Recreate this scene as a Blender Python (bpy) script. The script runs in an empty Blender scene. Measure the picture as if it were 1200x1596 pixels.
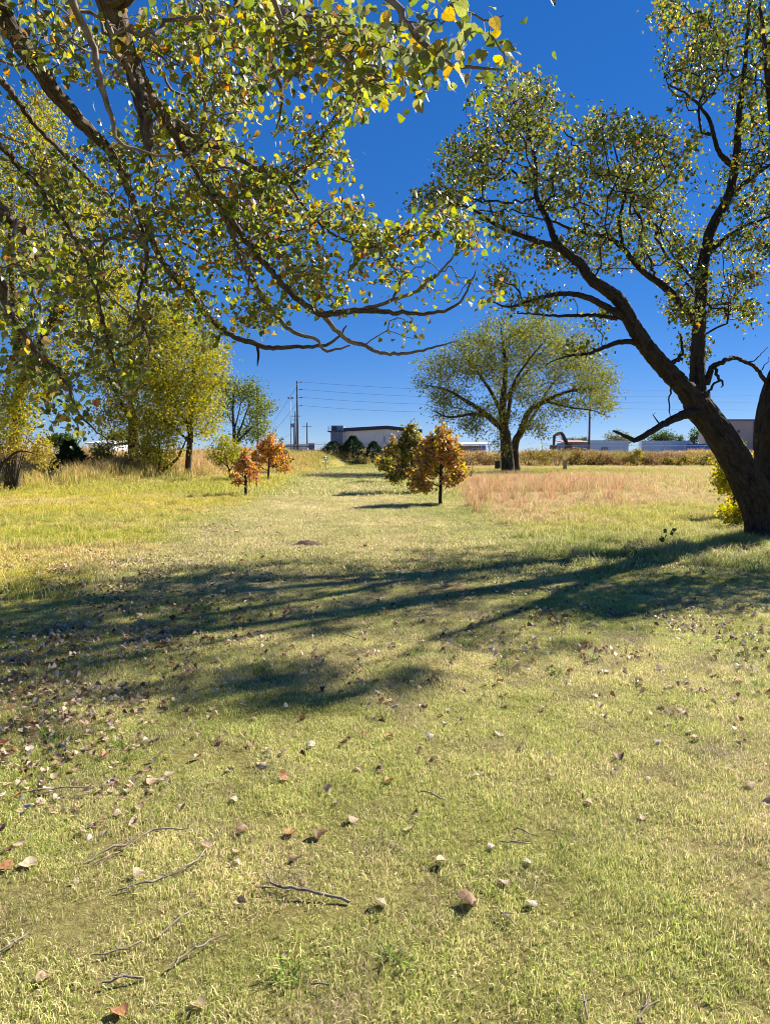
import bpy, math, random
import numpy as np
from mathutils import Vector

# ------------------------------------------------------------------ camera, sky, sun, exposure
scene = bpy.context.scene
COL = scene.collection
CAM_H = 1.6
FPX = 1110.0                       # focal length in photo pixels (1200 wide)
PITCH = math.atan((798 - 708) / FPX)

cd = bpy.data.cameras.new('camera')
cam = bpy.data.objects.new('camera', cd)
COL.objects.link(cam)
cam.location = (0, 0, CAM_H)
cam.rotation_euler = (math.pi / 2 - PITCH, 0, 0)
cd.sensor_fit = 'HORIZONTAL'
cd.sensor_width = 36
cd.lens = 36 * FPX / 1200
cd.clip_start = 0.05
cd.clip_end = 9000
scene.camera = cam

SUN_EL = math.radians(37)
SUN_AZ = math.radians(52)          # clockwise from +Y, the sun stands ahead and to the right
sunv = Vector((math.sin(SUN_AZ) * math.cos(SUN_EL), math.cos(SUN_AZ) * math.cos(SUN_EL), math.sin(SUN_EL)))

world = bpy.data.worlds.new('World')
scene.world = world
world.use_nodes = True
wn = world.node_tree.nodes
wl = world.node_tree.links
wn.clear()
w_out = wn.new('ShaderNodeOutputWorld')
w_bg = wn.new('ShaderNodeBackground')
w_sky = wn.new('ShaderNodeTexSky')
w_sky.sky_type = 'NISHITA'
w_sky.sun_disc = False
w_sky.sun_elevation = SUN_EL
w_sky.sun_rotation = SUN_AZ
w_sky.altitude = 300
w_sky.air_density = 0.65
w_sky.dust_density = 0.0
w_sky.ozone_density = 10.0
w_hs = wn.new('ShaderNodeHueSaturation')
w_hs.inputs['Saturation'].default_value = 1.48
w_hs.inputs['Hue'].default_value = 0.517
w_gm = wn.new('ShaderNodeGamma')
w_gm.inputs['Gamma'].default_value = 0.55
w_bg.inputs['Strength'].default_value = 0.093
wl.new(w_sky.outputs[0], w_gm.inputs['Color'])
wl.new(w_gm.outputs[0], w_hs.inputs['Color'])
wl.new(w_hs.outputs[0], w_bg.inputs['Color'])
wl.new(w_bg.outputs[0], w_out.inputs['Surface'])

sd = bpy.data.lights.new('sun', 'SUN')
sd.energy = 5.0
sd.angle = math.radians(0.53)
sd.color = (1.0, 0.93, 0.82)
sun = bpy.data.objects.new('sun', sd)
COL.objects.link(sun)
sun.rotation_euler = sunv.to_track_quat('Z', 'Y').to_euler()
sun.location = (20, 20, 40)

scene.view_settings.view_transform = 'Standard'
scene.view_settings.look = 'None'
scene.view_settings.gamma = 1
scene.view_settings.exposure = 1.55
scene.render.engine = 'CYCLES'
scene.cycles.filter_width = 1.0
scene.cycles.max_bounces = 7
scene.cycles.diffuse_bounces = 3
scene.cycles.glossy_bounces = 2
scene.cycles.transmission_bounces = 4
scene.cycles.transparent_max_bounces = 6

RNG = np.random.default_rng(7)
random.seed(7)

# ------------------------------------------------------------------ helpers
CP, SP = math.cos(PITCH), math.sin(PITCH)

def P(px, py, Y):
    """photo pixel + distance along +Y -> world point (numpy friendly)"""
    a = (np.asarray(px, float) - 600) / FPX
    b = (798 - np.asarray(py, float)) / FPX
    dy = CP + b * SP
    dz = -SP + b * CP
    t = np.asarray(Y, float) / dy
    return np.stack(np.broadcast_arrays(a * t, np.asarray(Y, float) + 0 * t, CAM_H + dz * t), -1)

def project(p):
    p = np.asarray(p, float)
    x, y, z = p[..., 0], p[..., 1], p[..., 2] - CAM_H
    depth = y * CP - z * SP
    up = y * SP + z * CP
    depth = np.where(np.abs(depth) < 1e-6, 1e-6, depth)
    return 600 + FPX * x / depth, 798 - FPX * up / depth, depth

def ground_y(py):
    return CAM_H / math.tan(math.atan((py - 798) / FPX) + PITCH)

def G(px, py):
    """point on the flat lawn under a photo pixel"""
    q = P(px, py, ground_y(py))
    q[2] = terrain(q[0], q[1])
    return q

def _hash(ix, iy, seed):
    n = (ix.astype(np.int64) * 374761393 + iy.astype(np.int64) * 668265263 + seed * 1442695041) & 0xFFFFFFFF
    n = ((n ^ (n >> 13)) * 1274126177) & 0xFFFFFFFF
    return ((n ^ (n >> 16)) & 0xFFFFFF) / float(0xFFFFFF)

def vnoise(x, y, seed=0):
    x = np.asarray(x, float); y = np.asarray(y, float)
    ix, iy = np.floor(x), np.floor(y)
    fx, fy = x - ix, y - iy
    fx = fx * fx * (3 - 2 * fx); fy = fy * fy * (3 - 2 * fy)
    a = _hash(ix, iy, seed); b = _hash(ix + 1, iy, seed)
    c = _hash(ix, iy + 1, seed); d = _hash(ix + 1, iy + 1, seed)
    return (a * (1 - fx) + b * fx) * (1 - fy) + (c * (1 - fx) + d * fx) * fy

def fbm(x, y, seed=0, oct=4):
    s = 0; a = 0.5; t = 0
    for o in range(oct):
        s = s + a * vnoise(x * 2 ** o, y * 2 ** o, seed + o * 17); t += a; a *= 0.5
    return s / t

def sstep(a, b, x):
    t = np.clip((np.asarray(x, float) - a) / (b - a), 0, 1)
    return t * t * (3 - 2 * t)

BX = np.array([-400, -60, -40, -25, -17, -12, -6, 12, 100, 300, 900], float)
BY = np.array([36, 36, 39, 46, 58, 80, 98, 102, 96, 100, 120], float)
YARD = 1.0

def terrain(x, y):
    x = np.asarray(x, float); y = np.asarray(y, float)
    cy = np.interp(x, BX, BY)
    sl = (np.interp(x + 1, BX, BY) - np.interp(x - 1, BX, BY)) / 2
    d = (cy - y) / np.sqrt(1 + sl * sl)
    wv = fbm(x * 0.18, y * 0.18, 5)
    near = (1.0 + 0.5 * wv) * (1 - sstep(0.5, 9.0, d))
    far = YARD + (0.25 + 0.5 * wv) * np.exp(-(np.maximum(-d, 0) / 3.0) ** 2)
    h = np.where(d > 0, near, far)
    h = h + 0.05 * (fbm(x * 0.35, y * 0.35, 9) - 0.5) * np.clip(y / 8, 0.2, 1.5)
    # soft rise under the tall grass on the right
    h = h + 0.04 * sstep(1.5, 4.5, x - 0.05 * y) * sstep(8, 11, y) * (1 - sstep(30, 60, y))
    return h

def link(o, parent=None):
    COL.objects.link(o)
    if parent is not None:
        o.parent = parent
    return o

def tag(o, label=None, cat=None, group=None, kind=None):
    if label: o['label'] = label
    if cat: o['category'] = cat
    if group: o['group'] = group
    if kind: o['kind'] = kind
    return o

def empty(name, loc=(0, 0, 0), rz=0):
    o = bpy.data.objects.new(name, None)
    o.empty_display_size = 0.2
    o.location = tuple(float(v) for v in loc)
    o.rotation_euler = (0, 0, rz)
    COL.objects.link(o)
    return o

def np_mesh(name, V, F, mat=None, smooth=False, attrs=None):
    """V (n,3); F list of (m,k) arrays of equal-size faces"""
    me = bpy.data.meshes.new(name)
    V = np.asarray(V, np.float32)
    Fs = [np.asarray(f, np.int32) for f in (F if isinstance(F, list) else [F]) if len(f)]
    me.vertices.add(len(V))
    me.vertices.foreach_set('co', V.ravel())
    nl = sum(f.size for f in Fs); nf = sum(len(f) for f in Fs)
    me.loops.add(nl)
    me.loops.foreach_set('vertex_index', np.concatenate([f.ravel() for f in Fs]))
    me.polygons.add(nf)
    starts = []; tot = 0
    for f in Fs:
        k = f.shape[1]
        starts.append(tot + np.arange(len(f)) * k); tot += f.size
    me.polygons.foreach_set('loop_start', np.concatenate(starts).astype(np.int32))
    me.polygons.foreach_set('use_smooth', np.full(nf, smooth, bool))
    for an, (ty, arr) in (attrs or {}).items():
        at = me.attributes.new(an, ty, 'POINT')
        key = 'color' if ty == 'FLOAT_COLOR' else ('vector' if ty == 'FLOAT_VECTOR' else 'value')
        at.data.foreach_set(key, np.asarray(arr, np.float32 if ty != 'INT' else np.int32).ravel())
    me.update(calc_edges=True)
    me.validate()
    if mat: me.materials.append(mat)
    return me

def obj(name, me, parent=None):
    o = bpy.data.objects.new(name, me)
    return link(o, parent)

class MB:
    """collects simple solids, builds one mesh"""
    def __init__(s): s.v = []; s.f = []
    def add(s, v, f):
        n = len(s.v); s.v += [tuple(map(float, p)) for p in v]; s.f += [tuple(i + n for i in q) for q in f]; return s
    def box(s, x0, x1, y0, y1, z0, z1):
        return s.add([(x0,y0,z0),(x1,y0,z0),(x1,y1,z0),(x0,y1,z0),(x0,y0,z1),(x1,y0,z1),(x1,y1,z1),(x0,y1,z1)],
                     [(0,3,2,1),(4,5,6,7),(0,1,5,4),(1,2,6,5),(2,3,7,6),(3,0,4,7)])
    def prism_y(s, prof, y0, y1):
        n = len(prof)
        v = [(x, y0, z) for x, z in prof] + [(x, y1, z) for x, z in prof]
        f = [tuple(range(n)), tuple(range(2*n-1, n-1, -1))] + [(i, i+n, (i+1)%n+n, (i+1)%n) for i in range(n)]
        return s.add(v, f)
    def tube(s, p, q, r0, r1=None, n=8):
        r1 = r0 if r1 is None else r1
        p = Vector(p); q = Vector(q); d = (q - p).normalized()
        a = d.orthogonal().normalized(); b = d.cross(a)
        v = []
        for c, r in ((p, r0), (q, r1)):
            for i in range(n):
                t = 2 * math.pi * i / n
                v.append(c + r * (math.cos(t) * a + math.sin(t) * b))
        f = [(i, (i+1)%n, (i+1)%n+n, i+n) for i in range(n)] + [tuple(range(n-1,-1,-1)), tuple(range(n, 2*n))]
        return s.add(v, f)
    def build(s, name, mat, parent=None, smooth=False, bevel=0):
        me = bpy.data.meshes.new(name)
        me.from_pydata(s.v, [], s.f); me.update()
        me.materials.append(mat)
        if smooth: me.polygons.foreach_set('use_smooth', [True] * len(me.polygons))
        o = obj(name, me, parent)
        if bevel:
            m = o.modifiers.new('bevel', 'BEVEL'); m.width = bevel; m.segments = 2; m.limit_method = 'ANGLE'
        return o

# ------------------------------------------------------------------ materials
def newmat(name):
    m = bpy.data.materials.new(name); m.use_nodes = True
    m.node_tree.nodes.clear()
    return m, m.node_tree.nodes, m.node_tree.links

def leaf_mat(name, rough=0.42, trans=0.45, spec=0.45, back=0.0, nscale=60.0, spot=0.45):
    """leaf: own colour from the mesh, light shines through the blade"""
    m, N, L = newmat(name)
    out = N.new('ShaderNodeOutputMaterial')
    at = N.new('ShaderNodeAttribute'); at.attribute_name = 'Col'
    nz = N.new('ShaderNodeTexNoise'); nz.inputs['Scale'].default_value = nscale; nz.inputs['Detail'].default_value = 2
    mx = N.new('ShaderNodeMix'); mx.data_type = 'RGBA'; mx.blend_type = 'MULTIPLY'; mx.inputs[0].default_value = spot
    tc = N.new('ShaderNodeTexCoord')
    L.new(tc.outputs['Object'], nz.inputs['Vector'])
    rp = N.new('ShaderNodeValToRGB'); rp.color_ramp.elements[0].position = 0.33; rp.color_ramp.elements[0].color = (0.45, 0.36, 0.25, 1)
    rp.color_ramp.elements[1].position = 0.5; rp.color_ramp.elements[1].color = (1, 1, 1, 1)
    L.new(nz.outputs[0], rp.inputs[0]); L.new(at.outputs['Color'], mx.inputs[6]); L.new(rp.outputs[0], mx.inputs[7])
    colr = mx.outputs[2]
    if back:
        ge = N.new('ShaderNodeNewGeometry')
        m2 = N.new('ShaderNodeMix'); m2.data_type = 'RGBA'
        mu = N.new('ShaderNodeMath'); mu.operation = 'MULTIPLY'; mu.inputs[1].default_value = back
        L.new(ge.outputs['Backfacing'], mu.inputs[0]); L.new(mu.outputs[0], m2.inputs[0])
        L.new(colr, m2.inputs[6]); m2.inputs[7].default_value = (0.42, 0.44, 0.30, 1)
        colr = m2.outputs[2]
    pb = N.new('ShaderNodeBsdfPrincipled')
    pb.inputs['Roughness'].default_value = rough
    pb.inputs['Specular IOR Level'].default_value = spec
    tr = N.new('ShaderNodeBsdfTranslucent')
    gm = N.new('ShaderNodeHueSaturation'); gm.inputs['Saturation'].default_value = 1.15; gm.inputs['Value'].default_value = 1.35
    L.new(colr, gm.inputs['Color']); L.new(gm.outputs[0], tr.inputs['Color'])
    L.new(colr, pb.inputs['Base Color'])
    ms = N.new('ShaderNodeMixShader'); ms.inputs[0].default_value = trans
    L.new(pb.outputs[0], ms.inputs[1]); L.new(tr.outputs[0], ms.inputs[2]); L.new(ms.outputs[0], out.inputs['Surface'])
    return m

def blade_mat(name, trans=0.35):
    """grass blade: colour of the patch it grows in times the blade's own tone"""
    m, N, L = newmat(name)
    out = N.new('ShaderNodeOutputMaterial')
    a1 = N.new('ShaderNodeAttribute'); a1.attribute_name = 'Col'
    a2 = N.new('ShaderNodeAttribute'); a2.attribute_name = 'tint'; a2.attribute_type = 'INSTANCER'
    mx = N.new('ShaderNodeMix'); mx.data_type = 'RGBA'; mx.blend_type = 'MULTIPLY'; mx.inputs[0].default_value = 1
    L.new(a1.outputs['Color'], mx.inputs[6]); L.new(a2.outputs['Color'], mx.inputs[7])
    pb = N.new('ShaderNodeBsdfPrincipled'); pb.inputs['Roughness'].default_value = 0.6
    pb.inputs['Specular IOR Level'].default_value = 0.25
    tr = N.new('ShaderNodeBsdfTranslucent')
    L.new(mx.outputs[2], pb.inputs['Base Color']); L.new(mx.outputs[2], tr.inputs['Color'])
    ms = N.new('ShaderNodeMixShader'); ms.inputs[0].default_value = trans
    L.new(pb.outputs[0], ms.inputs[1]); L.new(tr.outputs[0], ms.inputs[2]); L.new(ms.outputs[0], out.inputs['Surface'])
    return m

def bark_mat(name, dark, light, scale=16.0, bump=1.0):
    m, N, L = newmat(name)
    out = N.new('ShaderNodeOutputMaterial')
    at = N.new('ShaderNodeAttribute'); at.attribute_name = 'uvw'
    n1 = N.new('ShaderNodeTexNoise'); n1.inputs['Scale'].default_value = scale; n1.inputs['Detail'].default_value = 6; n1.inputs['Roughness'].default_value = 0.65
    v1 = N.new('ShaderNodeTexVoronoi'); v1.feature = 'DISTANCE_TO_EDGE'; v1.inputs['Scale'].default_value = scale * 1.6
    n2 = N.new('ShaderNodeTexNoise'); n2.inputs['Scale'].default_value = 2.2; n2.inputs['Detail'].default_value = 3
    for q in (n1, v1, n2): L.new(at.outputs['Vector'], q.inputs['Vector'])
    rp = N.new('ShaderNodeValToRGB')
    rp.color_ramp.elements[0].position = 0.32; rp.color_ramp.elements[0].color = (*dark, 1)
    rp.color_ramp.elements[1].position = 0.68; rp.color_ramp.elements[1].color = (*light, 1)
    ad = N.new('ShaderNodeMath'); ad.operation = 'MULTIPLY_ADD'; ad.inputs[1].default_value = 0.5
    L.new(v1.outputs['Distance'], ad.inputs[0]); L.new(n1.outputs[0], ad.inputs[2])
    mxv = N.new('ShaderNodeMath'); mxv.operation = 'MULTIPLY_ADD'; mxv.inputs[1].default_value = 0.35
    L.new(n2.outputs[0], mxv.inputs[0]); L.new(ad.outputs[0], mxv.inputs[2])
    sb = N.new('ShaderNodeMath'); sb.operation = 'SUBTRACT'; sb.inputs[1].default_value = 0.17
    L.new(mxv.outputs[0], sb.inputs[0]); L.new(sb.outputs[0], rp.inputs[0])
    bp = N.new('ShaderNodeBump'); bp.inputs['Strength'].default_value = bump; bp.inputs['Distance'].default_value = 0.03
    L.new(ad.outputs[0], bp.inputs['Height'])
    pb = N.new('ShaderNodeBsdfPrincipled'); pb.inputs['Roughness'].default_value = 0.9; pb.inputs['Specular IOR Level'].default_value = 0.2
    L.new(rp.outputs[0], pb.inputs['Base Color']); L.new(bp.outputs[0], pb.inputs['Normal']); L.new(pb.outputs[0], out.inputs['Surface'])
    return m

def plain(name, col, rough=0.6, metal=0.0, var=0.18, scale=3.0, spec=0.4):
    """painted or weathered surface: colour with soft streaks and grime"""
    m, N, L = newmat(name)
    out = N.new('ShaderNodeOutputMaterial')
    tc = N.new('ShaderNodeTexCoord')
    nz = N.new('ShaderNodeTexNoise'); nz.inputs['Scale'].default_value = scale; nz.inputs['Detail'].default_value = 5
    L.new(tc.outputs['Object'], nz.inputs['Vector'])
    rp = N.new('ShaderNodeValToRGB')
    rp.color_ramp.elements[0].position = 0.3; rp.color_ramp.elements[0].color = tuple(c * (1 - var) for c in col) + (1,)
    rp.color_ramp.elements[1].position = 0.7; rp.color_ramp.elements[1].color = tuple(min(1, c * (1 + var)) for c in col) + (1,)
    L.new(nz.outputs[0], rp.inputs[0])
    pb = N.new('ShaderNodeBsdfPrincipled'); pb.inputs['Roughness'].default_value = rough; pb.inputs['Metallic'].default_value = metal
    pb.inputs['Specular IOR Level'].default_value = spec
    L.new(rp.outputs[0], pb.inputs['Base Color']); L.new(pb.outputs[0], out.inputs['Surface'])
    return m

M_LEAF = leaf_mat('cottonwood_leaf', rough=0.42, trans=0.48, spec=0.42, back=0.15)
M_LEAF_FAR = leaf_mat('far_leaf', rough=0.6, trans=0.4, spec=0.22)
M_LEAF_ONE = leaf_mat('cottonwood_leaf_near', rough=0.42, trans=0.48, spec=0.42, back=0.18, nscale=5.0, spot=0.7)
M_DRY_ONE = leaf_mat('dry_leaf_near', rough=0.65, trans=0.15, spec=0.3, nscale=4.5, spot=0.8)
M_OAK = leaf_mat('oak_leaf', rough=0.4, trans=0.4, spec=0.5)
M_DRY = leaf_mat('dry_leaf', rough=0.6, trans=0.15, spec=0.35)
M_NEEDLE = leaf_mat('juniper_needle', rough=0.6, trans=0.12, spec=0.25)
M_BARK = bark_mat('cottonwood_bark', (0.008, 0.006, 0.005), (0.06, 0.046, 0.035))
M_BARK_LIMB = bark_mat('limb_bark', (0.02, 0.015, 0.011), (0.16, 0.125, 0.095), scale=24)
M_BARK_PALE = bark_mat('young_bark', (0.06, 0.044, 0.033), (0.26, 0.21, 0.165), scale=20, bump=0.4)
M_BARK_FAR = bark_mat('far_bark', (0.014, 0.011, 0.008), (0.08, 0.062, 0.047), scale=5)
M_TWIG = bark_mat('fallen_twig_bark', (0.05, 0.036, 0.025), (0.30, 0.25, 0.19), scale=40, bump=0.3)
M_BLADE = blade_mat('grass_blade')

# ------------------------------------------------------------------ tubes, branching, leaves
def resample(pts, rad, ds):
    """Catmull-Rom through pts, evenly spaced by about ds"""
    pts = np.asarray(pts, float); rad = np.asarray(rad, float)
    if len(pts) == 2:
        n = max(1, int(np.linalg.norm(pts[1] - pts[0]) / ds))
        t = np.linspace(0, 1, n + 1)[:, None]
        return pts[0] * (1 - t) + pts[1] * t, (rad[0] * (1 - t) + rad[1] * t)[:, 0]
    e = np.vstack([2 * pts[0] - pts[1], pts, 2 * pts[-1] - pts[-2]])
    op, orr = [], []
    for i in range(len(pts) - 1):
        p0, p1, p2, p3 = e[i:i + 4]
        n = max(1, int(np.linalg.norm(p2 - p1) / ds))
        t = (np.arange(n) / n)[:, None]
        op.append(0.5 * (2 * p1 + (p2 - p0) * t + (2 * p0 - 5 * p1 + 4 * p2 - p3) * t ** 2 + (3 * p1 - p0 - 3 * p2 + p3) * t ** 3))
        orr.append((rad[i] * (1 - t) + rad[i + 1] * t)[:, 0])
    op.append(pts[-1:]); orr.append(rad[-1:])
    return np.vstack(op), np.concatenate(orr)

def tube_arrays(pts, rad, sides, ridge=0.0, seed=0, cap=True):
    pts = np.asarray(pts, float); n = len(pts)
    T = np.gradient(pts, axis=0); T /= np.linalg.norm(T, axis=1)[:, None] + 1e-12
    ref = np.array([0.3, 0.2, 1.0]) if abs(T[0, 2]) < 0.85 else np.array([1.0, 0.3, 0.1])
    A = np.empty_like(pts); a = np.cross(T[0], ref); a /= np.linalg.norm(a)
    for i in range(n):
        a = a - T[i] * np.dot(a, T[i]); a /= np.linalg.norm(a) + 1e-12
        A[i] = a
    B = np.cross(T, A)
    th = np.linspace(0, 2 * math.pi, sides, endpoint=False)
    s = np.concatenate([[0], np.cumsum(np.linalg.norm(np.diff(pts, axis=0), axis=1))])
    R = np.repeat(np.asarray(rad, float)[:, None], sides, 1)
    if ridge:
        u = (th / (2 * math.pi))[None, :]
        k = max(6, sides // 4)
        S = s[:, None]
        # wrap noise seam by blending two shifted copies
        def wrapn(kk, fs, sd):
            a_ = vnoise(u * kk + 0 * S, S * fs + 0 * u, sd); b_ = vnoise((u - 1) * kk + 0 * S, S * fs + 0 * u, sd)
            return a_ * (1 - u) + b_ * u
        k = max(5, sides // 5)
        warp = wrapn(k * .5, 2.0, seed + 9) - .5
        f1 = np.exp(-((wrapn(k, 2.6, seed) + .25 * warp - 0.5) / .10) ** 2)
        f2 = np.exp(-((wrapn(k * 1.4, 4.2, seed + 3) - 0.5) / .09) ** 2)
        r2 = wrapn(k * 2.3, 14.0, seed + 4) - 0.5
        lump = wrapn(3, 1.6, seed + 5) - 0.5
        R = R * (1 - ridge * (0.65 * f1 + 0.4 * f2 - .3) + ridge * .35 * r2 + ridge * 0.9 * lump)
    c, sn = np.cos(th), np.sin(th)
    V = pts[:, None, :] + R[..., None] * (c[None, :, None] * A[:, None, :] + sn[None, :, None] * B[:, None, :])
    r0 = np.asarray(rad)[:, None]
    U = np.stack([c[None] * r0, sn[None] * r0, np.repeat(s[:, None] * 0.3, sides, 1) + seed % 97], -1)
    i = np.arange(n - 1)[:, None] * sides; j = np.arange(sides)[None]; j2 = (j + 1) % sides
    F = np.stack([i + j, i + j2, i + sides + j2, i + sides + j], -1).reshape(-1, 4)
    return V.reshape(-1, 3), U.reshape(-1, 3), F

def tubes_mesh(name, chains, mat, ridge=0.0, seed=0, ds=None, sides=None, jit=0.0, rng=RNG):
    Vs, Us, Fs = [], [], []; n = 0
    for k, (p, r) in enumerate(chains):
        p = np.asarray(p, float); r = np.asarray(r, float)
        seg = np.linalg.norm(np.diff(p, axis=0), axis=1).mean()
        d = ds if ds else max(seg / 3, 0.02)
        p, r = resample(p, r, d)
        if jit and len(p) > 2:
            w = rng.normal(0, jit, (len(p), 3)) * np.minimum(d, 0.25); w[0] = 0; p = p + w
        sd = sides if sides else (12 if r.max() > 0.08 else 8 if r.max() > 0.03 else 5 if r.max() > 0.01 else 3)
        v, u, f = tube_arrays(p, r, sd, ridge, seed + k * 7)
        Vs.append(v); Us.append(u); Fs.append(f + n); n += len(v)
    return np_mesh(name, np.vstack(Vs), np.vstack(Fs), mat, True, {'uvw': ('FLOAT_VECTOR', np.vstack(Us))})

def grow(limbs, att, bf=0.25, r0=0.006, e=2.3, rng=RNG, rmax=0.08, back=0.5):
    """limbs: list of (pts, rad, bare) ; att (N,3): a light branching tree that reaches every attractor.
    returns (chains, node positions, parent index, twig flags)"""
    NP, PL, ND, NR = [], [], [], []
    base = np.asarray(limbs[0][0][0], float)
    for pts, rad, bare in limbs:
        p, r = resample(pts, rad, 0.22)
        s = np.concatenate([[0], np.cumsum(np.linalg.norm(np.diff(p, axis=0), axis=1))])
        d = np.gradient(p, axis=0); d /= np.linalg.norm(d, axis=1)[:, None] + 1e-9
        ok = s >= bare * s[-1]
        NP.append(p[ok]); PL.append(s[ok] + np.linalg.norm(p[0] - base)); ND.append(d[ok]); NR.append(r[ok])
    NP = np.vstack(NP); PL = np.concatenate(PL); ND = np.vstack(ND); NR = np.concatenate(NR)
    n0 = len(NP); N = len(att)
    D = att[:, None, :] - NP[None]
    dist = np.linalg.norm(D, axis=2) + 1e-9
    cosv = (D * ND[None]).sum(2) / dist
    cost = dist * (1 + back * (1 - cosv) / 2) + bf * PL[None]
    bp = cost.argmin(1); bc = cost[np.arange(N), bp]
    pos = np.vstack([NP, np.zeros((N, 3))]); par = np.full(n0 + N, -1)
    pl = np.concatenate([PL, np.zeros(N)])
    done = np.zeros(N, bool); cnt = n0
    for _ in range(N):
        i = int(np.argmin(np.where(done, 1e9, bc)))
        done[i] = True
        p = bp[i]; pos[cnt] = att[i]; par[cnt] = p
        v = att[i] - pos[p]; l = np.linalg.norm(v) + 1e-9
        pl[cnt] = pl[p] + l
        d = att - att[i]; dl = np.linalg.norm(d, axis=1) + 1e-9
        c = dl * (1 + back * (1 - (d @ (v / l)) / dl) / 2) + bf * pl[cnt]
        b = (c < bc) & ~done
        bc[b] = c[b]; bp[b] = cnt
        cnt += 1
    # pipe model radii
    acc = np.zeros(cnt)
    rad = np.zeros(cnt); sub = np.zeros(cnt, int)
    kids = [[] for _ in range(cnt)]
    for i in range(cnt - 1, n0 - 1, -1):
        rad[i] = max(r0, acc[i] ** (1 / e)); sub[i] += 1
        acc[par[i]] += rad[i] ** e; sub[par[i]] += sub[i]
        kids[par[i]].append(i)
    rad = np.minimum(rad, rmax)
    chains = []
    starts = [(p, k) for p in range(n0) for k in kids[p]]
    while starts:
        p, k = starts.pop()
        pp = [pos[p], pos[k]]
        cur = k
        if p < n0: r_ = [min(rad[k] * 1.1, NR[p] * 0.9), rad[k]]
        else: r_ = [min(rad[k], rad[p] * 0.95), rad[k]]
        while kids[cur]:
            ks = sorted(kids[cur], key=lambda q: -rad[q])
            for q in ks[1:]: starts.append((cur, q))
            cur = ks[0]; pp.append(pos[cur]); r_.append(rad[cur])
        r_[-1] *= 0.6
        chains.append((np.array(pp), np.array(r_)))
    return chains, pos, par, sub, n0

def rot_frames(ydir, ndir):
    """per-leaf frames with leaf axis = ydir, normal close to ndir"""
    y = ydir / (np.linalg.norm(ydir, axis=1)[:, None] + 1e-9)
    x = np.cross(y, ndir); x /= np.linalg.norm(x, axis=1)[:, None] + 1e-9
    z = np.cross(x, y)
    return np.stack([x, y, z], -1)

# leaf outlines: (verts, faces) with the stalk at the origin, length along +y
def t_deltoid(curl=0.15, droop=0.15, petiole=0.0):
    half = [(0.26, -0.03), (0.49, 0.16), (0.50, 0.40), (0.33, 0.70)]
    V = [(0, 0, 0), (0, 0.2, 0), (0, 0.42, 0), (0, 0.70, 0), (0, 1.02, 0)]
    for s in (1, -1):
        V += [(s * x, y, 0) for x, y in half]
    V = np.array(V)
    V[:, 2] = curl * np.abs(V[:, 0]) * 1.2 - droop * V[:, 1] ** 2
    F4 = []
    for o, fl in ((5, False), (9, True)):
        q = [(0, o, o + 1, 1), (1, o + 1, o + 2, 2), (2, o + 2, o + 3, 3)]
        F4 += [t[::-1] if fl else t for t in q]
    F3 = [(3, 8, 4), (4, 12, 3)]
    V = V.copy()
    if petiole:
        w = 0.018
        V[:, 1] += petiole * 0.75; V[:, 2] += -petiole * 0.25
        k = len(V)
        V = np.vstack([V, [(-w, 0, 0.0), (w, 0, 0.0), (w, petiole * 0.75, -petiole * 0.25), (-w, petiole * 0.75, -petiole * 0.25),
                           (0, 0, -w), (0, 0, w), (0, petiole * 0.75, w - petiole * 0.25), (0, petiole * 0.75, -w - petiole * 0.25)]])
        F4 += [(k, k + 1, k + 2, k + 3), (k + 4, k + 5, k + 6, k + 7)]
    return V, [np.array(F4), np.array(F3)]

def t_kite(fold=0.15, wide=0.42):
    V = np.array([(0, 0, 0), (wide, 0.35, fold), (0, 1.0, -0.08), (-wide, 0.35, fold)])
    return V, [np.array([(0, 1, 2), (0, 2, 3)])]

def t_oak():
    V = np.array([(0, 0, 0), (0.14, 0.2, 0.03), (0.42, 0.38, 0.1), (0.15, 0.5, 0.02), (0.36, 0.78, 0.08), (0, 1.05, -0.1),
                  (-0.36, 0.78, 0.08), (-0.15, 0.5, 0.02), (-0.42, 0.38, 0.1), (-0.14, 0.2, 0.03)])
    return V, [np.array([(0, 1, 2), (0, 2, 3), (3, 4, 5), (0, 3, 5), (0, 5, 7), (5, 6, 7), (0, 7, 8), (0, 8, 9)])]

def leaves_mesh(name, tmpl, pos, ydir, ndir, size, col, mat):
    V0, F0 = tmpl; n = len(pos); nv = len(V0)
    R = rot_frames(ydir, ndir)
    V = np.einsum('nij,vj->nvi', R, V0) * np.asarray(size)[:, None, None] + pos[:, None, :]
    off = (np.arange(n) * nv)[:, None, None]
    F = [(f[None] + off).reshape(-1, f.shape[1]) for f in F0]
    C = np.repeat(np.concatenate([col, np.ones((n, 1))], 1), nv, 0)
    return np_mesh(name, V.reshape(-1, 3), F, mat, False, {'Col': ('FLOAT_COLOR', C)})

def pick_colors(n, pal, w, rng=RNG, jit=0.18):
    pal = np.array(pal, float); w = np.array(w, float) / np.sum(w)
    c = pal[rng.choice(len(pal), n, p=w)]
    return np.clip(c * (1 + rng.normal(0, jit, (n, 1))) * (1 + rng.normal(0, 0.07, (n, 3))), 0.005, 0.9)

def leaf_dirs(n, hang=0.6, rng=RNG):
    d = rng.normal(0, 1, (n, 3)); d /= np.linalg.norm(d, axis=1)[:, None]
    d[:, 2] -= hang; 
    nn = rng.normal(0, 1, (n, 3))
    return d, nn

def leaf_spots(pos, par, sub, n0, per, spread, rng=RNG, maxsub=4, along=0.8):
    idx = np.array([i for i in range(n0, len(pos)) if sub[i] <= maxsub])
    rep = rng.poisson(per, len(idx)); ii = np.repeat(idx, rep)
    t = rng.random(len(ii))[:, None] * along
    p = pos[ii] * (1 - t) + pos[par[ii]] * t
    return p + rng.normal(0, spread, p.shape) * np.array([1, 1, 0.8])

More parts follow.
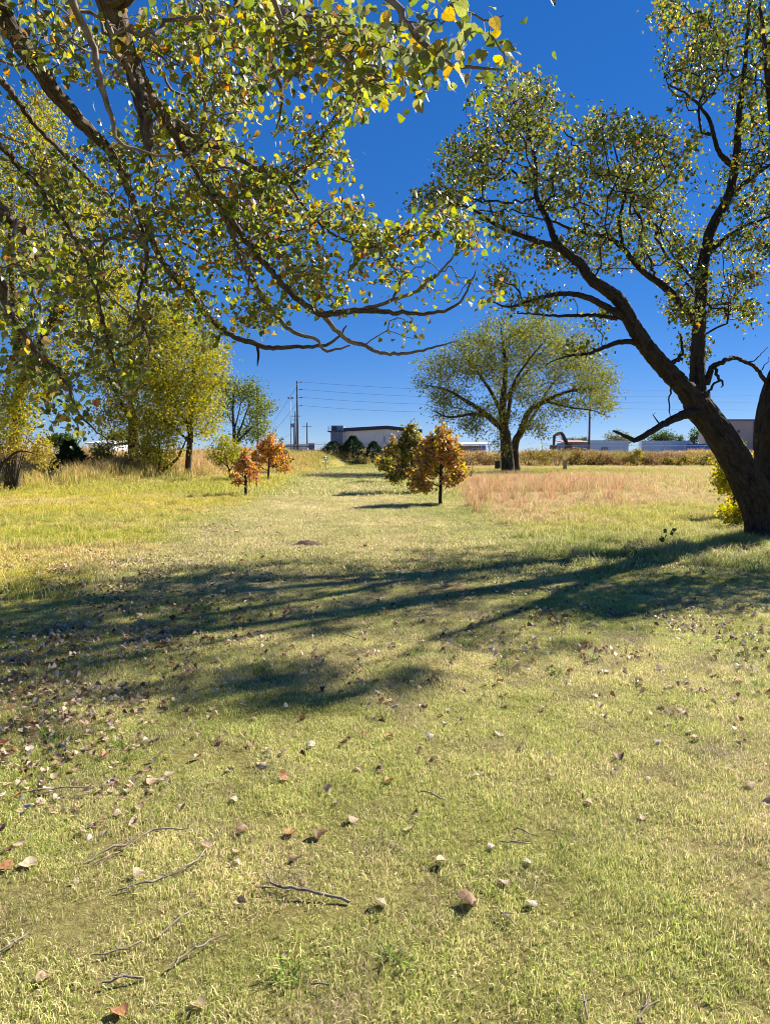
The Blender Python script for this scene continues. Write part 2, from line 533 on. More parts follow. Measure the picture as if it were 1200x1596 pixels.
def blobs(lst, density=1.0, rng=RNG):
    """lst of (px, py, rx, ry, Y, dY, n): attractors inside ellipsoids given by their place in the photo and distance"""
    out = []
    for px, py, rx, ry, Y, dY, n in lst:
        n = max(1, int(n * density))
        q = rng.normal(0, 1, (n, 3)); q /= np.linalg.norm(q, axis=1)[:, None]
        q *= (rng.random(n) ** (1 / 2.4))[:, None]
        out.append(P(px + q[:, 0] * rx, py + q[:, 1] * ry, Y + q[:, 2] * dY))
    return np.vstack(out)

def px_path(lst):
    """[(px, py, Y, r)...] -> points, radii"""
    return np.array([P(a, b, c) for a, b, c, d in lst]), np.array([d for a, b, c, d in lst])

# ================================================================== GROUND
GREEN = np.array([0.305, 0.33, 0.075]); STRAW = np.array([0.53, 0.45, 0.205]); YELG = np.array([0.48, 0.43, 0.075])
REDG = np.array([0.50, 0.275, 0.18]); TAN = np.array([0.50, 0.38, 0.19]); DIRT = np.array([0.17, 0.115, 0.075]); LUSH = np.array([0.33, 0.36, 0.05])

def mixc(a, b, t):
    return a * (1 - t[..., None]) + b * t[..., None]

def red_mask(x, y):
    px = 600 + FPX * x / np.maximum(y, 1)
    m = sstep(700, 760, px + 60 * (fbm(x * .3, y * .3, 31) - .5)) * (1 - sstep(930, 1040, px + 90 * (fbm(x * .2, y * .4, 32) - .5))) * sstep(18.5, 22, y) * (1 - sstep(40, 50, y))
    bands = sstep(0.42, 0.60, fbm(x * 0.22 + 3, y * 0.6, 33))
    return m * np.clip(bands + 0.7 * sstep(30, 33, y) * (1 - sstep(38, 42, y)), 0, 1)

def rough_mask(x, y):
    """unmown grass right and left of the fairway"""
    r = sstep(0.0, 1.2, x - (1.9 + 0.02 * y + 1.0 * (fbm(x * .4, y * .4, 41) - .5))) * sstep(8.8, 11.5, y + 1.6 * (fbm(x * .5, 3, 44) - .5))
    l = sstep(0.0, 1.5, (-2.9 - 0.045 * y + 1.2 * (fbm(x * .4, y * .4, 42) - .5)) - x) * sstep(6.5, 9.5, y)
    return np.clip(r + l, 0, 1), r, l

def berm_mask(x, y):
    cy = np.interp(x, BX, BY)
    sl = (np.interp(x + 1, BX, BY) - np.interp(x - 1, BX, BY)) / 2
    d = (cy - y) / np.sqrt(1 + sl * sl)
    return 1 - sstep(5.0, 9.5, d + 2.5 * (fbm(x * .15, y * .15, 51) - .5)), d

def zone(x, y):
    x = np.asarray(x, float); y = np.asarray(y, float)
    n1 = fbm(x * 0.55, y * 0.55, 1); n2 = fbm(x * 2.3, y * 2.3, 2); n3 = fbm(x * 7, y * 7, 3, 3)
    s = n1 * 0.45 + n2 * 0.35 + n3 * 0.2 + 0.07 * sstep(-0.6, 1.6, x) * (1 - sstep(3, 6, y)) - 0.05 * sstep(0.3, 1.5, -x) * (1 - sstep(5, 9, y))
    c = mixc(GREEN, STRAW, 0.14 + 0.58 * sstep(0.36, 0.66, s))
    # fairway: drier, paler strip down the middle
    fw = (1 - sstep(1.6, 3.4, np.abs(x + 1.1 + 0.03 * y) + 1.2 * (n1 - .5))) * sstep(6, 13, y)
    c = mixc(c, mixc(GREEN * 0.4 + STRAW * 0.6, STRAW * 1.02, sstep(.3, .7, n2 * .5 + n1 * .5)), fw * 0.85)
    rm, r, l = rough_mask(x, y)
    lc = mixc(YELG * np.array([1.05, 1.0, .9]), STRAW * np.array([1.03, .95, .75]), sstep(0.42, 0.68, fbm(x * .25, y * .5, 61)))
    lc = mixc(lc, LUSH, 0.45 * sstep(0.5, 0.66, fbm(x * .16 + 9, y * .28, 62)))
    c = mixc(c, lc, l * 0.9)
    rc = mixc(YELG * np.array([.95, .95, 1.3]), TAN * np.array([1.06, 1.06, .95]), sstep(0.28, 0.52, fbm(x * .3, y * .3, 63)))
    c = mixc(c, rc, r * sstep(11, 17, y) * 0.9)
    c = mixc(c, REDG, red_mask(x, y) * 0.6)
    # lusher grass by the far trees and in front of the junipers
    g1 = sstep(52, 60, y) * (1 - sstep(70, 76, y)) * sstep(4, 8, x) * (1 - sstep(20, 30, x))
    g2 = np.exp(-((x + 4) / 9) ** 2) * sstep(68, 78, y) * (1 - sstep(92, 97, y))
    g3 = sstep(26, 32, y) * (1 - sstep(44, 54, y)) * (1 - sstep(-8.5, -6.5, x))
    c = mixc(c, LUSH * np.array([.95, .85, 1.0]), np.clip(0.7 * g1 + 0.7 * g2 + 0.45 * g3, 0, 0.9))
    dp = np.exp(-((x + 3) / 7) ** 2 - ((y - 56) / 5.5) ** 2) * sstep(.35, .6, n1)
    c = mixc(c, DIRT * 1.6, 0.5 * np.clip(dp, 0, 1))
    b, d = berm_mask(x, y)
    bc = mixc(TAN * np.array([.98, .95, .85]), np.array([.30, .25, .085]), sstep(.4, .65, fbm(x * .12, y * .12, 64)))
    c = mixc(c, bc, b * (1 - 0.75 * g2))
    c = mixc(c, np.array([.27, .23, .17]), sstep(6, 14, -d))
    # bare scuff in the fairway
    for (qx, qy, qr) in ((-1.45, 12.6, 0.42), (-0.6, 9.0, 0.5), (0.9, 8.2, 0.5)):
        c = mixc(c, DIRT * 1.3, 0.8 * np.exp(-(((x - qx) / qr) ** 2 + ((y - qy) / (qr * .7)) ** 2)) * sstep(.3, .6, n3))
    return c

def ground_mat():
    m, N, L = newmat('lawn_soil')
    out = N.new('ShaderNodeOutputMaterial')
    at = N.new('ShaderNodeAttribute'); at.attribute_name = 'Col'
    tc = N.new('ShaderNodeTexCoord')
    n1 = N.new('ShaderNodeTexNoise'); n1.inputs['Scale'].default_value = 28; n1.inputs['Detail'].default_value = 6; n1.inputs['Roughness'].default_value = 0.75
    n2 = N.new('ShaderNodeTexNoise'); n2.inputs['Scale'].default_value = 1.9; n2.inputs['Detail'].default_value = 8; n2.inputs['Roughness'].default_value = 0.7
    for q in (n1, n2): L.new(tc.outputs['Object'], q.inputs['Vector'])
    rp = N.new('ShaderNodeValToRGB')
    rp.color_ramp.elements[0].position = 0.35; rp.color_ramp.elements[0].color = (0.5, 0.47, 0.42, 1)
    rp.color_ramp.elements[1].position = 0.62; rp.color_ramp.elements[1].color = (1.0, 1.0, 1.0, 1)
    r2 = N.new('ShaderNodeValToRGB')
    r2.color_ramp.elements[0].position = 0.3; r2.color_ramp.elements[0].color = (0.72, 0.7, 0.62, 1)
    r2.color_ramp.elements[1].position = 0.7; r2.color_ramp.elements[1].color = (1.1, 1.08, 1.0, 1)
    L.new(n1.outputs[0], rp.inputs[0]); L.new(n2.outputs[0], r2.inputs[0])
    a = N.new('ShaderNodeMix'); a.data_type = 'RGBA'; a.blend_type = 'MULTIPLY'; a.inputs[0].default_value = 1
    b = N.new('ShaderNodeMix'); b.data_type = 'RGBA'; b.blend_type = 'MULTIPLY'; b.inputs[0].default_value = 1
    L.new(at.outputs['Color'], a.inputs[6]); L.new(rp.outputs[0], a.inputs[7])
    L.new(a.outputs[2], b.inputs[6]); L.new(r2.outputs[0], b.inputs[7])
    bp = N.new('ShaderNodeBump'); bp.inputs['Strength'].default_value = 0.8; bp.inputs['Distance'].default_value = 0.04
    L.new(n1.outputs[0], bp.inputs['Height'])
    pb = N.new('ShaderNodeBsdfPrincipled'); pb.inputs['Roughness'].default_value = 0.95; pb.inputs['Specular IOR Level'].default_value = 0.1
    L.new(b.outputs[2], pb.inputs['Base Color']); L.new(bp.outputs[0], pb.inputs['Normal']); L.new(pb.outputs[0], out.inputs['Surface'])
    return m

def graded(segs):
    o = []
    for a, b, s in segs: o.append(np.arange(a, b, s))
    return np.unique(np.concatenate(o))
gx = np.concatenate([-np.geomspace(5000, 130, 14), graded([(-120, -20, 1.5), (-20, -7, 0.5), (-7, 7, 0.2), (7, 20, 0.5), (20, 120.1, 1.5)]), np.geomspace(130, 5000, 14)])
gy = np.concatenate([graded([(-40, 0, 2.0), (0, 16, 0.2), (16, 40, 0.5), (40, 125.1, 1.0)]), np.geomspace(130, 6000, 20)])
XX, YY = np.meshgrid(gx, gy)
ZZ = terrain(XX, YY)
nx_, ny_ = len(gx), len(gy)
ii = (np.arange(ny_ - 1)[:, None] * nx_ + np.arange(nx_ - 1)[None]).ravel()
GF = np.stack([ii, ii + 1, ii + nx_ + 1, ii + nx_], -1)
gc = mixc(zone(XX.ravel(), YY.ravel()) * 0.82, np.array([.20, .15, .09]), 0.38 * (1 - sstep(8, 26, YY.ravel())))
ground = obj('ground', np_mesh('ground', np.stack([XX.ravel(), YY.ravel(), ZZ.ravel()], -1), GF, ground_mat(), True,
            {'Col': ('FLOAT_COLOR', np.concatenate([gc, np.ones((len(gc), 1))], 1))}))
tag(ground, kind='structure')

# ------------------------------------------------------------------ grass as tufts instanced on points
def tuft_mesh(name, n, rad, h, w, lean, straw, seed, bend=0.5, head=0.0):
    r = np.random.default_rng(seed)
    a = r.random(n) * 6.283; rr = rad * np.sqrt(r.random(n))
    bx, by = rr * np.cos(a), rr * np.sin(a)
    hh = h * (0.45 + 0.75 * r.random(n))
    d = r.random(n) * 6.283; ln = lean * (0.3 + r.random(n)) 
    dx, dy = np.cos(d), np.sin(d)
    fa = r.random(n) * 6.283; wx, wy = np.cos(fa) * w / 2, np.sin(fa) * w / 2
    wv = (0.7 + 0.6 * r.random(n)); wx *= wv; wy *= wv
    mz = hh * 0.6; tz = hh * (1 - 0.25 * bend * ln)
    mo = hh * ln * 0.4; to = hh * ln * (1 + bend * .5)
    z0 = np.full(n, -0.01)
    V = np.stack([np.stack([bx - wx, by - wy, z0], -1), np.stack([bx + wx, by + wy, z0], -1),
                  np.stack([bx + dx * mo + wx * .85, by + dy * mo + wy * .85, mz], -1), np.stack([bx + dx * mo - wx * .85, by + dy * mo - wy * .85, mz], -1),
                  np.stack([bx + dx * to, by + dy * to, tz], -1)], 1)
    k = np.arange(n)[:, None] * 5
    F4 = k + np.array([0, 1, 2, 3]); F3 = k + np.array([3, 2, 4])
    isst = r.random(n) < straw
    tone = 0.5 + 1.05 * r.random((n, 1))
    c = np.where(isst[:, None], np.array([1.5, 1.33, 2.1]), np.array([0.85, 1.0, 0.75])) * tone
    C = np.repeat(np.concatenate([c, np.ones((n, 1))], 1), 5, 0)
    if head:
        C = C.reshape(n, 5, 4); C[:, 4, :3] *= np.array([1.25, 1.1, 1.15]) ; C[:, :2, :3] *= np.array([.9, 1.0, .9]); C = C.reshape(-1, 4)
    return np_mesh(name, V.reshape(-1, 3), [F4, F3], M_BLADE, False, {'Col': ('FLOAT_COLOR', C)})

def gn_instancer(coll):
    g = bpy.data.node_groups.new('tufts_on_points', 'GeometryNodeTree')
    g.interface.new_socket('Geometry', in_out='INPUT', socket_type='NodeSocketGeometry')
    g.interface.new_socket('Geometry', in_out='OUTPUT', socket_type='NodeSocketGeometry')
    N, L = g.nodes, g.links
    gi = N.new('NodeGroupInput'); go = N.new('NodeGroupOutput')
    ci = N.new('GeometryNodeCollectionInfo'); ci.inputs['Collection'].default_value = coll
    ci.inputs['Separate Children'].default_value = True; ci.inputs['Reset Children'].default_value = True
    ip = N.new('GeometryNodeInstanceOnPoints'); ip.inputs['Pick Instance'].default_value = True
    def na(nm, ty):
        q = N.new('GeometryNodeInputNamedAttribute'); q.data_type = ty; q.inputs['Name'].default_value = nm; return q
    ix, rt, sc = na('idx', 'INT'), na('rot', 'FLOAT_VECTOR'), na('scl', 'FLOAT_VECTOR')
    L.new(gi.outputs[0], ip.inputs['Points']); L.new(ci.outputs[0], ip.inputs['Instance'])
    L.new(ix.outputs[0], ip.inputs['Instance Index']); L.new(rt.outputs[0], ip.inputs['Rotation']); L.new(sc.outputs[0], ip.inputs['Scale'])
    L.new(ip.outputs[0], go.inputs[0])
    return g

def grass_layer(name, label, cat, tufts, xy, tint, smin, smax, rng=RNG, tall=1.0, sink=0.0):
    coll = bpy.data.collections.new(name + '_tufts')
    for k, me in enumerate(tufts):
        coll.objects.link(bpy.data.objects.new(f'{name}_tuft', me))
    n = len(xy)
    V = np.stack([xy[:, 0], xy[:, 1], terrain(xy[:, 0], xy[:, 1]) - sink], -1)
    me = bpy.data.meshes.new(name)
    me.vertices.add(n); me.vertices.foreach_set('co', V.astype(np.float32).ravel())
    s = smin + (smax - smin) * rng.random(n)
    sc = np.stack([s, s, s * tall * (0.8 + 0.4 * rng.random(n))], -1)
    rt = np.stack([rng.normal(0, .06, n), rng.normal(0, .06, n), rng.random(n) * 6.283], -1)
    for an, ty, arr in (('idx', 'INT', rng.integers(0, len(tufts), n)), ('rot', 'FLOAT_VECTOR', rt), ('scl', 'FLOAT_VECTOR', sc), ('tint', 'FLOAT_VECTOR', tint)):
        at = me.attributes.new(an, ty, 'POINT')
        at.data.foreach_set('value' if ty == 'INT' else 'vector', np.asarray(arr, np.int32 if ty == 'INT' else np.float32).ravel())
    me.materials.append(M_BLADE)
    o = obj(name, me)
    md = o.modifiers.new('tufts', 'NODES'); md.node_group = gn_instancer(coll)
    return tag(o, label, cat, kind='stuff')

def scatter(y0, y1, dens, margin=1.5, k=0.66, rng=RNG):
    """even scatter over the ground the camera can see, with room to step aside"""
    w = k * y1 + margin
    n = int((y1 - y0) * 2 * w * dens)
    x = rng.uniform(-w, w, n); y = rng.uniform(y0, y1, n)
    ok = np.abs(x) < k * y + margin
    return np.stack([x[ok], y[ok]], -1)

# mown turf
tn = [tuft_mesh('turf', 240, 0.11, 0.017, 0.0020, 1.1, 0.45, 100 + k) for k in range(8)]
xy = scatter(0.9, 9.5, 140, 1.2)
rm, rr_, ll_ = rough_mask(xy[:, 0], xy[:, 1])
bare = fbm(xy[:, 0] * 3.1, xy[:, 1] * 3.1, 71)
xy = xy[RNG.random(len(xy)) < np.clip(sstep(0.2, 0.4, bare) + 0.6, 0, 1)]
grass_layer('mown_grass', 'short mown grass of the near lawn', 'grass', tn, xy, mixc(zone(xy[:, 0], xy[:, 1]) * 1.22 * np.exp(RNG.normal(0, .13, (len(xy), 1))), np.array([.33, .26, .16]), 0.75 * sstep(.62, .74, fbm(xy[:, 0] * 5.5, xy[:, 1] * 5.5, 77, 3))), 0.6, 1.5)
tm = [tuft_mesh('turf_mid', 110, 0.30, 0.035, 0.007, 1.3, 0.42, 120 + k) for k in range(5)]
xy = scatter(9.0, 28, 20, 2.5)
grass_layer('mown_grass_mid', 'mown grass along the middle of the fairway', 'grass', tm, xy, zone(xy[:, 0], xy[:, 1]) * np.exp(RNG.normal(0, .15, (len(xy), 1))), 0.7, 1.4)
tf = [tuft_mesh('turf_far', 90, 0.85, 0.09, 0.022, 0.9, 0.3, 140 + k) for k in range(4)]
xy = scatter(27, 102, 2.0, 6)
bm_, _d = berm_mask(xy[:, 0], xy[:, 1]); xy = xy[((bm_ < 0.6) | (np.exp(-((xy[:, 0] + 4) / 8) ** 2) > .25)) & (_d > -1)]
grass_layer('mown_grass_far', 'far end of the mown fairway grass', 'grass', tf, xy, zone(xy[:, 0], xy[:, 1]), 0.8, 1.3)

# unmown grass
tr_ = [tuft_mesh('rough', 70, 0.16, 0.17, 0.0065, 0.75, 0.30, 160 + k, 0.8, 1) for k in range(6)]
xy = scatter(6.5, 30, 16, 3)
rm, r_, l_ = rough_mask(xy[:, 0], xy[:, 1])
pr = np.clip(r_ * 1.0 + l_ * 0.4, 0, 1) * (0.45 + 0.55 * sstep(.35, .55, fbm(xy[:, 0] * .8, xy[:, 1] * .8, 81)))
xy = xy[RNG.random(len(xy)) < pr]
ring = RNG.normal(0, 1, (170, 2)); ring /= np.linalg.norm(ring, axis=1)[:, None]
xy = np.vstack([xy, np.array([7.05, 12.9]) + ring * RNG.uniform(.45, 1.2, (170, 1))])
grass_layer('unmown_grass', 'knee-low unmown grass either side of the fairway', 'grass', tr_, xy, zone(xy[:, 0], xy[:, 1]) * 0.95, 0.6, 1.25)
tr2 = [tuft_mesh('rough_far', 70, 0.5, 0.26, 0.014, 0.6, 0.35, 180 + k, 0.6, 1) for k in range(5)]
xy = scatter(28, 88, 3.0, 8)
rm, r_, l_ = rough_mask(xy[:, 0], xy[:, 1]); bm_, d_ = berm_mask(xy[:, 0], xy[:, 1])
xy = xy[(RNG.random(len(xy)) < np.clip(r_ + 0.5 * l_, 0, 1) * (0.35 + .65 * sstep(.4, .55, fbm(xy[:, 0] * .3, xy[:, 1] * .3, 82)))) & (bm_ < .5)]
grass_layer('unmown_grass_far', 'yellow unmown meadow grass behind the leaning tree', 'grass', tr2, xy, zone(xy[:, 0], xy[:, 1]), 0.6, 1.3)
# reddish bluestem
tb = [tuft_mesh('bluestem', 46, 0.14, 0.55, 0.0075, 0.42, 0.12, 200 + k, 0.5, 1) for k in range(5)]
xy = scatter(18, 50, 9, 2)
xy = xy[RNG.random(len(xy)) < (red_mask(xy[:, 0], xy[:, 1]) * (.2 + .6 * sstep(.35, .6, fbm(xy[:, 0] * 1.1, xy[:, 1] * .8, 85))) + 0.012 * (xy[:, 0] > 2))]
tint = mixc(REDG * np.array([1.1, 1.02, .98]), TAN * 1.1, RNG.random(len(xy)) ** 1.2)
grass_layer('red_bluestem', 'tall reddish tan bluestem grass in the right meadow', 'grass', tb, xy, tint, 0.6, 1.25)
# berm
te = [tuft_mesh('berm_grass', 60, 0.4, 0.62, 0.018, 0.4, 0.3, 220 + k, 0.5, 1) for k in range(5)]
n = 60000
xy = np.stack([RNG.uniform(-48, 75, n), RNG.uniform(30, 108, n)], -1)
bm_, d_ = berm_mask(xy[:, 0], xy[:, 1])
gcen = np.exp(-((xy[:, 0] + 4) / 8) ** 2) * (1 - sstep(93, 98, xy[:, 1]))
xy = xy[(RNG.random(n) < bm_ * (0.2 + 0.8 * sstep(.38, .55, fbm(xy[:, 0] * .2, xy[:, 1] * .2, 83))) * (1 - gcen)) & (d_ > -5) & (np.abs(xy[:, 0]) < .62 * xy[:, 1] + 8)]
grass_layer('berm_grass', 'tall dry tan grass covering the long low berm', 'grass', te, xy, zone(xy[:, 0], xy[:, 1]) * np.array([1.05, .98, .95]), 0.6, 1.4)

# dry forbs and weeds thick along the crest of the right berm
tw_ = [tuft_mesh('weed', 38, 0.45, 0.95, 0.03, 0.45, 0.2, 240 + k, 0.4, 1) for k in range(5)]
n = 9000
xy = np.stack([RNG.uniform(5, 75, n), RNG.uniform(86, 98, n)], -1)
bm_, d_ = berm_mask(xy[:, 0], xy[:, 1])
xy = xy[(d_ > -.5) & (d_ < 7) & (RNG.random(n) < 0.25 + 0.75 * sstep(.4, .6, fbm(xy[:, 0] * .25, xy[:, 1] * .25, 87)))]
tint = mixc(np.array([.26, .15, .09]), np.array([.34, .28, .08]), sstep(.35, .65, fbm(xy[:, 0] * .35, xy[:, 1] * .2, 88)))
grass_layer('berm_weeds', 'russet and olive dry weeds along the crest of the right berm', 'weeds', tw_, xy, tint, 0.5, 1.25)

# scattered coarser weeds and broadleaf clumps in the lawn
tg = [tuft_mesh('lawn_weed', 34, 0.05, 0.05, 0.005, 1.0, 0.15, 260 + k, 0.8) for k in range(5)]
xy = scatter(1.2, 12, 5, 1.2)
xy = xy[RNG.random(len(xy)) < sstep(.45, .7, fbm(xy[:, 0] * 1.1, xy[:, 1] * 1.1, 79))]
grass_layer('lawn_weeds', 'coarser green weed clumps dotted through the lawn', 'weeds', tg, xy, np.repeat(np.array([[.21, .27, .06]]), len(xy), 0) * np.exp(RNG.normal(0, .2, (len(xy), 1))), 0.5, 1.3)

# ================================================================== TREES
COTTON = [(0.085, 0.11, 0.022), (0.14, 0.17, 0.027), (0.25, 0.25, 0.035), (0.46, 0.33, 0.03), (0.42, 0.20, 0.03), (0.20, 0.11, 0.05)]

def tree_root(name, base, label, cat, group=None):
    o = empty(name, base)
    return tag(o, label, cat, group)

def under(root, me, name, kind=None):
    """mesh given in world coordinates becomes a part of the thing at root"""
    o = obj(name, me, root)
    o.matrix_parent_inverse.identity()
    me.transform(__import__('mathutils').Matrix.Translation(-Vector(root.location)))
    if kind: o['kind'] = kind
    return o

# ------------------------------------------------------------------ leaning cottonwood at the right
YB = 12.9
A_pts = [(1202, 862, 12.9, .56), (1197, 840, 12.9, .43), (1186, 795, 12.9, .36), (1155, 733, 12.85, .315), (1118, 672, 12.8, .285), (1088, 632, 12.75, .27), (1086, 612, 12.75, .22)]
B_pts = [(1096, 645, 12.78, .22), (1088, 610, 12.8, .19), (1087, 560, 12.9, .155), (1090, 500, 13.0, .135), (1095, 420, 13.1, .12), (1107, 360, 13.2, .11), (1135, 305, 13.3, .10), (1147, 250, 13.3, .085), (1151, 185, 13.2, .07), (1158, 125, 13.2, .05), (1166, 40, 13.0, .035), (1172, -60, 12.8, .02)]
C_pts = [(1096, 640, 12.78, .24), (1062, 600, 12.6, .175), (1020, 556, 12.4, .155), (990, 512, 12.2, .14), (962, 464, 12.1, .12), (922, 436, 12.0, .095), (904, 410, 12.0, .085), (870, 382, 12.0, .07), (855, 345, 12.1, .055), (836, 305, 12.2, .045), (835, 258, 12.3, .035), (826, 215, 12.4, .022), (815, 150, 12.4, .012)]
C2_pts = [(880, 388, 12.0, .06), (840, 376, 11.8, .045), (800, 362, 11.7, .036), (765, 345, 11.6, .028), (735, 325, 11.5, .018), (690, 312, 11.4, .009)]
D_pts = [(1092, 515, 12.95, .09), (1070, 483, 12.9, .075), (1035, 446, 13.0, .07), (1000, 420, 13.2, .06), (970, 386, 13.3, .05), (945, 370, 13.4, .042), (900, 360, 13.5, .033), (862, 345, 13.6, .022), (815, 335, 13.7, .01)]
D2_pts = [(970, 386, 13.3, .042), (966, 340, 13.5, .032), (975, 290, 13.6, .024), (960, 240, 13.7, .014), (950, 190, 13.7, .008)]
E_pts = [(985, 503, 12.2, .075), (945, 478, 12.0, .055), (905, 460, 11.8, .045), (868, 458, 11.7, .036), (830, 467, 11.6, .026), (795, 478, 11.5, .018), (765, 470, 11.4, .009)]
E2_pts = [(962, 496, 12.1, .04), (925, 491, 12.2, .03), (870, 492, 12.3, .024), (805, 487, 12.3, .012)]
F_pts = [(1010, 545, 12.35, .07), (990, 534, 12.3, .05), (965, 533, 12.2, .042), (942, 541, 12.1, .036), (915, 551, 12.0, .026), (880, 556, 11.9, .015), (850, 568, 11.8, .008)]
G_pts = [(1095, 642, 12.7, .12), (1070, 645, 12.5, .085), (1052, 652, 12.4, .065), (1030, 663, 12.3, .055), (1005, 679, 12.2, .05), (988, 685, 12.2, .042), (972, 678, 12.2, .03), (955, 671, 12.2, .016)]
I_pts = [(1147, 262, 13.3, .06), (1120, 235, 13.0, .04), (1105, 185, 12.7, .03), (1075, 150, 12.5, .02), (1040, 130, 12.3, .01)]
J_pts = [(1130, 312, 13.3, .06), (1160, 285, 13.6, .045), (1190, 262, 13.8, .035), (1230, 240, 14.0, .02)]
K_pts = [(1098, 400, 13.15, .06), (1125, 375, 13.4, .042), (1160, 352, 13.7, .03), (1205, 335, 13.9, .018)]
H_pts = [(1208, 864, 13.15, .66), (1214, 835, 13.2, .52), (1220, 770, 13.3, .47), (1219, 700, 13.35, .455), (1219, 650, 13.35, .43), (1228, 600, 13.4, .40), (1250, 545, 13.5, .35), (1280, 470, 13.6, .30), (1300, 380, 13.8, .25), (1310, 270, 14.0, .2), (1305, 150, 14.1, .14), (1290, 20, 14.1, .08), (1280, -80, 14, .04)]
H2_pts = [(1248, 548, 13.5, .2), (1230, 470, 13.0, .14), (1222, 380, 12.6, .11), (1212, 290, 12.3, .085), (1205, 200, 12.0, .06), (1195, 100, 11.7, .04), (1185, 10, 11.4, .02)]
H3_pts = [(1300, 400, 13.8, .18), (1345, 330, 14.2, .13), (1390, 260, 14.5, .09), (1430, 180, 14.8, .05)]
H4_pts = [(1290, 430, 13.7, .14), (1320, 350, 13.0, .10), (1350, 260, 12.3, .07), (1370, 160, 11.8, .04)]
dead = [[(1100, 598, 12.8, .07), (1110, 573, 12.7, .05), (1122, 565, 12.7, .045), (1143, 557, 12.8, .038), (1160, 563, 13.0, .036), (1180, 574, 13.1, .034), (1190, 590, 13.25, .04), (1202, 604, 13.4, .05)],
        [(1115, 568, 12.7, .032), (1119, 585, 12.6, .028), (1124, 595, 12.6, .02), (1122, 604, 12.6, .008)],
        [(1103, 622, 12.7, .03), (1110, 602, 12.6, .022), (1122, 594, 12.6, .018)],
        [(1064, 560, 12.6, .03), (1046, 566, 12.5, .032), (1044, 585, 12.5, .03), (1046, 600, 12.5, .022), (1043, 618, 12.5, .014), (1043, 640, 12.5, .012), (1045, 648, 12.5, .005)],
        [(1046, 566, 12.5, .026), (1060, 556, 12.55, .03), (1062, 535, 12.6, .02), (1058, 515, 12.7, .008)],
        [(1032, 661, 12.3, .018), (1022, 655, 12.3, .012), (1019, 648, 12.3, .007), (1022, 645, 12.3, .004)],
        [(1165, 564, 13.0, .014), (1178, 560, 13.0, .01), (1195, 543, 13.0, .004)],
        [(1188, 576, 13.1, .012), (1193, 570, 13.1, .008), (1199, 556, 13.1, .004)],
        [(1058, 622, 12.5, .015), (1066, 612, 12.5, .01), (1072, 606, 12.5, .004)]]
R_limbs = {k: px_path(v) for k, v in dict(A=A_pts, B=B_pts, C=C_pts, C2=C2_pts, D=D_pts, D2=D2_pts, E=E_pts, E2=E2_pts, F=F_pts, G=G_pts, I=I_pts, J=J_pts, K=K_pts, H=H_pts, H2=H2_pts, H3=H3_pts, H4=H4_pts).items()}
rb = P(1200, 845, 12.9); rb[2] = terrain(rb[0], rb[1])
for k_, s_ in (('A', .87), ('B', .8), ('C', .9), ('D', .9)): R_limbs[k_] = (R_limbs[k_][0], R_limbs[k_][1] * s_)
RT = tree_root('cottonwood_tree', rb, 'large leaning dark-trunked cottonwood with forked stems at the right edge', 'tree')
tk, tu, tf4 = [], [], []
nvt = 0
for key, sd in (('A', 1), ('H', 2)):
    p, r = R_limbs[key]; p, r = resample(p, r, 0.028)
    v, u, f = tube_arrays(p, r, 150, 0.10, sd * 31)
    tk.append(v); tu.append(u); tf4.append(f + nvt); nvt += len(v)
under(RT, np_mesh('trunk', np.vstack(tk), np.vstack(tf4), M_BARK, True, {'uvw': ('FLOAT_VECTOR', np.vstack(tu))}), 'trunk')
for key in ('B', 'C', 'C2', 'D', 'D2', 'E', 'E2', 'F', 'G', 'I', 'J', 'K', 'H2', 'H3', 'H4'):
    p, r = R_limbs[key]
    under(RT, tubes_mesh('limb', [(p, r)], M_BARK, 0.07, 11 + ord(key[0]), ds=0.05, sides=60 if r.max() > .15 else 30 if r.max() > .07 else 14, jit=0.10), 'limb')
for q in dead:
    p, r = px_path(q)
    under(RT, tubes_mesh('dead_branch', [(p, r)], M_BARK, 0.08, 5, ds=0.05, sides=8, jit=0.25), 'dead_branch')
RB = [(805, 165, 85, 70, 12.4, 1.6, 120), (745, 245, 70, 55, 12.2, 1.3, 95), (675, 318, 50, 30, 11.7, 0.8, 30), (715, 300, 50, 35, 12, 1, 40), (855, 255, 85, 75, 12.6, 1.7, 120), (955, 215, 75, 55, 13, 1.7, 105), (930, 300, 95, 65, 13, 1.9, 120),
      (1010, 290, 75, 70, 13.2, 1.9, 100), (860, 395, 70, 35, 12.2, 1.2, 35), (945, 385, 80, 40, 13, 1.5, 50), (1045, 230, 70, 55, 13, 1.9, 65), (1050, 380, 70, 60, 13.3, 1.8, 90), (1085, 465, 70, 55, 13, 1.5, 85),
      (1085, 95, 60, 85, 12.8, 1.8, 110), (1150, 60, 90, 80, 12.5, 2.0, 130), (1185, 180, 60, 70, 13, 2.2, 80), (1170, 290, 60, 70, 13.5, 2.0, 80), (1155, 400, 65, 60, 13.5, 2.0, 85), (1150, 480, 50, 35, 13.3, 1.2, 30),
      (1085, 545, 32, 26, 12.9, .5, 24), (840, 470, 60, 22, 11.9, 1, 22), (900, 545, 45, 16, 12, .6, 12), (1050, 20, 40, 30, 12.6, 1.4, 30), (780, 420, 40, 50, 11.8, .8, 18), (790, 340, 60, 40, 11.9, .9, 30), (925, 505, 30, 20, 12.1, .5, 8),
      (1250, 60, 90, 110, 13, 2.4, 120), (1280, 230, 90, 100, 13.5, 2.4, 110), (1300, 380, 90, 90, 14, 2.2, 90), (1380, 150, 90, 130, 14, 2.4, 60), (1400, 320, 90, 90, 14.2, 2.2, 80), (1250, -90, 130, 80, 12.8, 2.2, 90), (1390, -60, 120, 110, 13.2, 2.2, 50), (1490, 120, 90, 130, 14, 2.0, 110)]
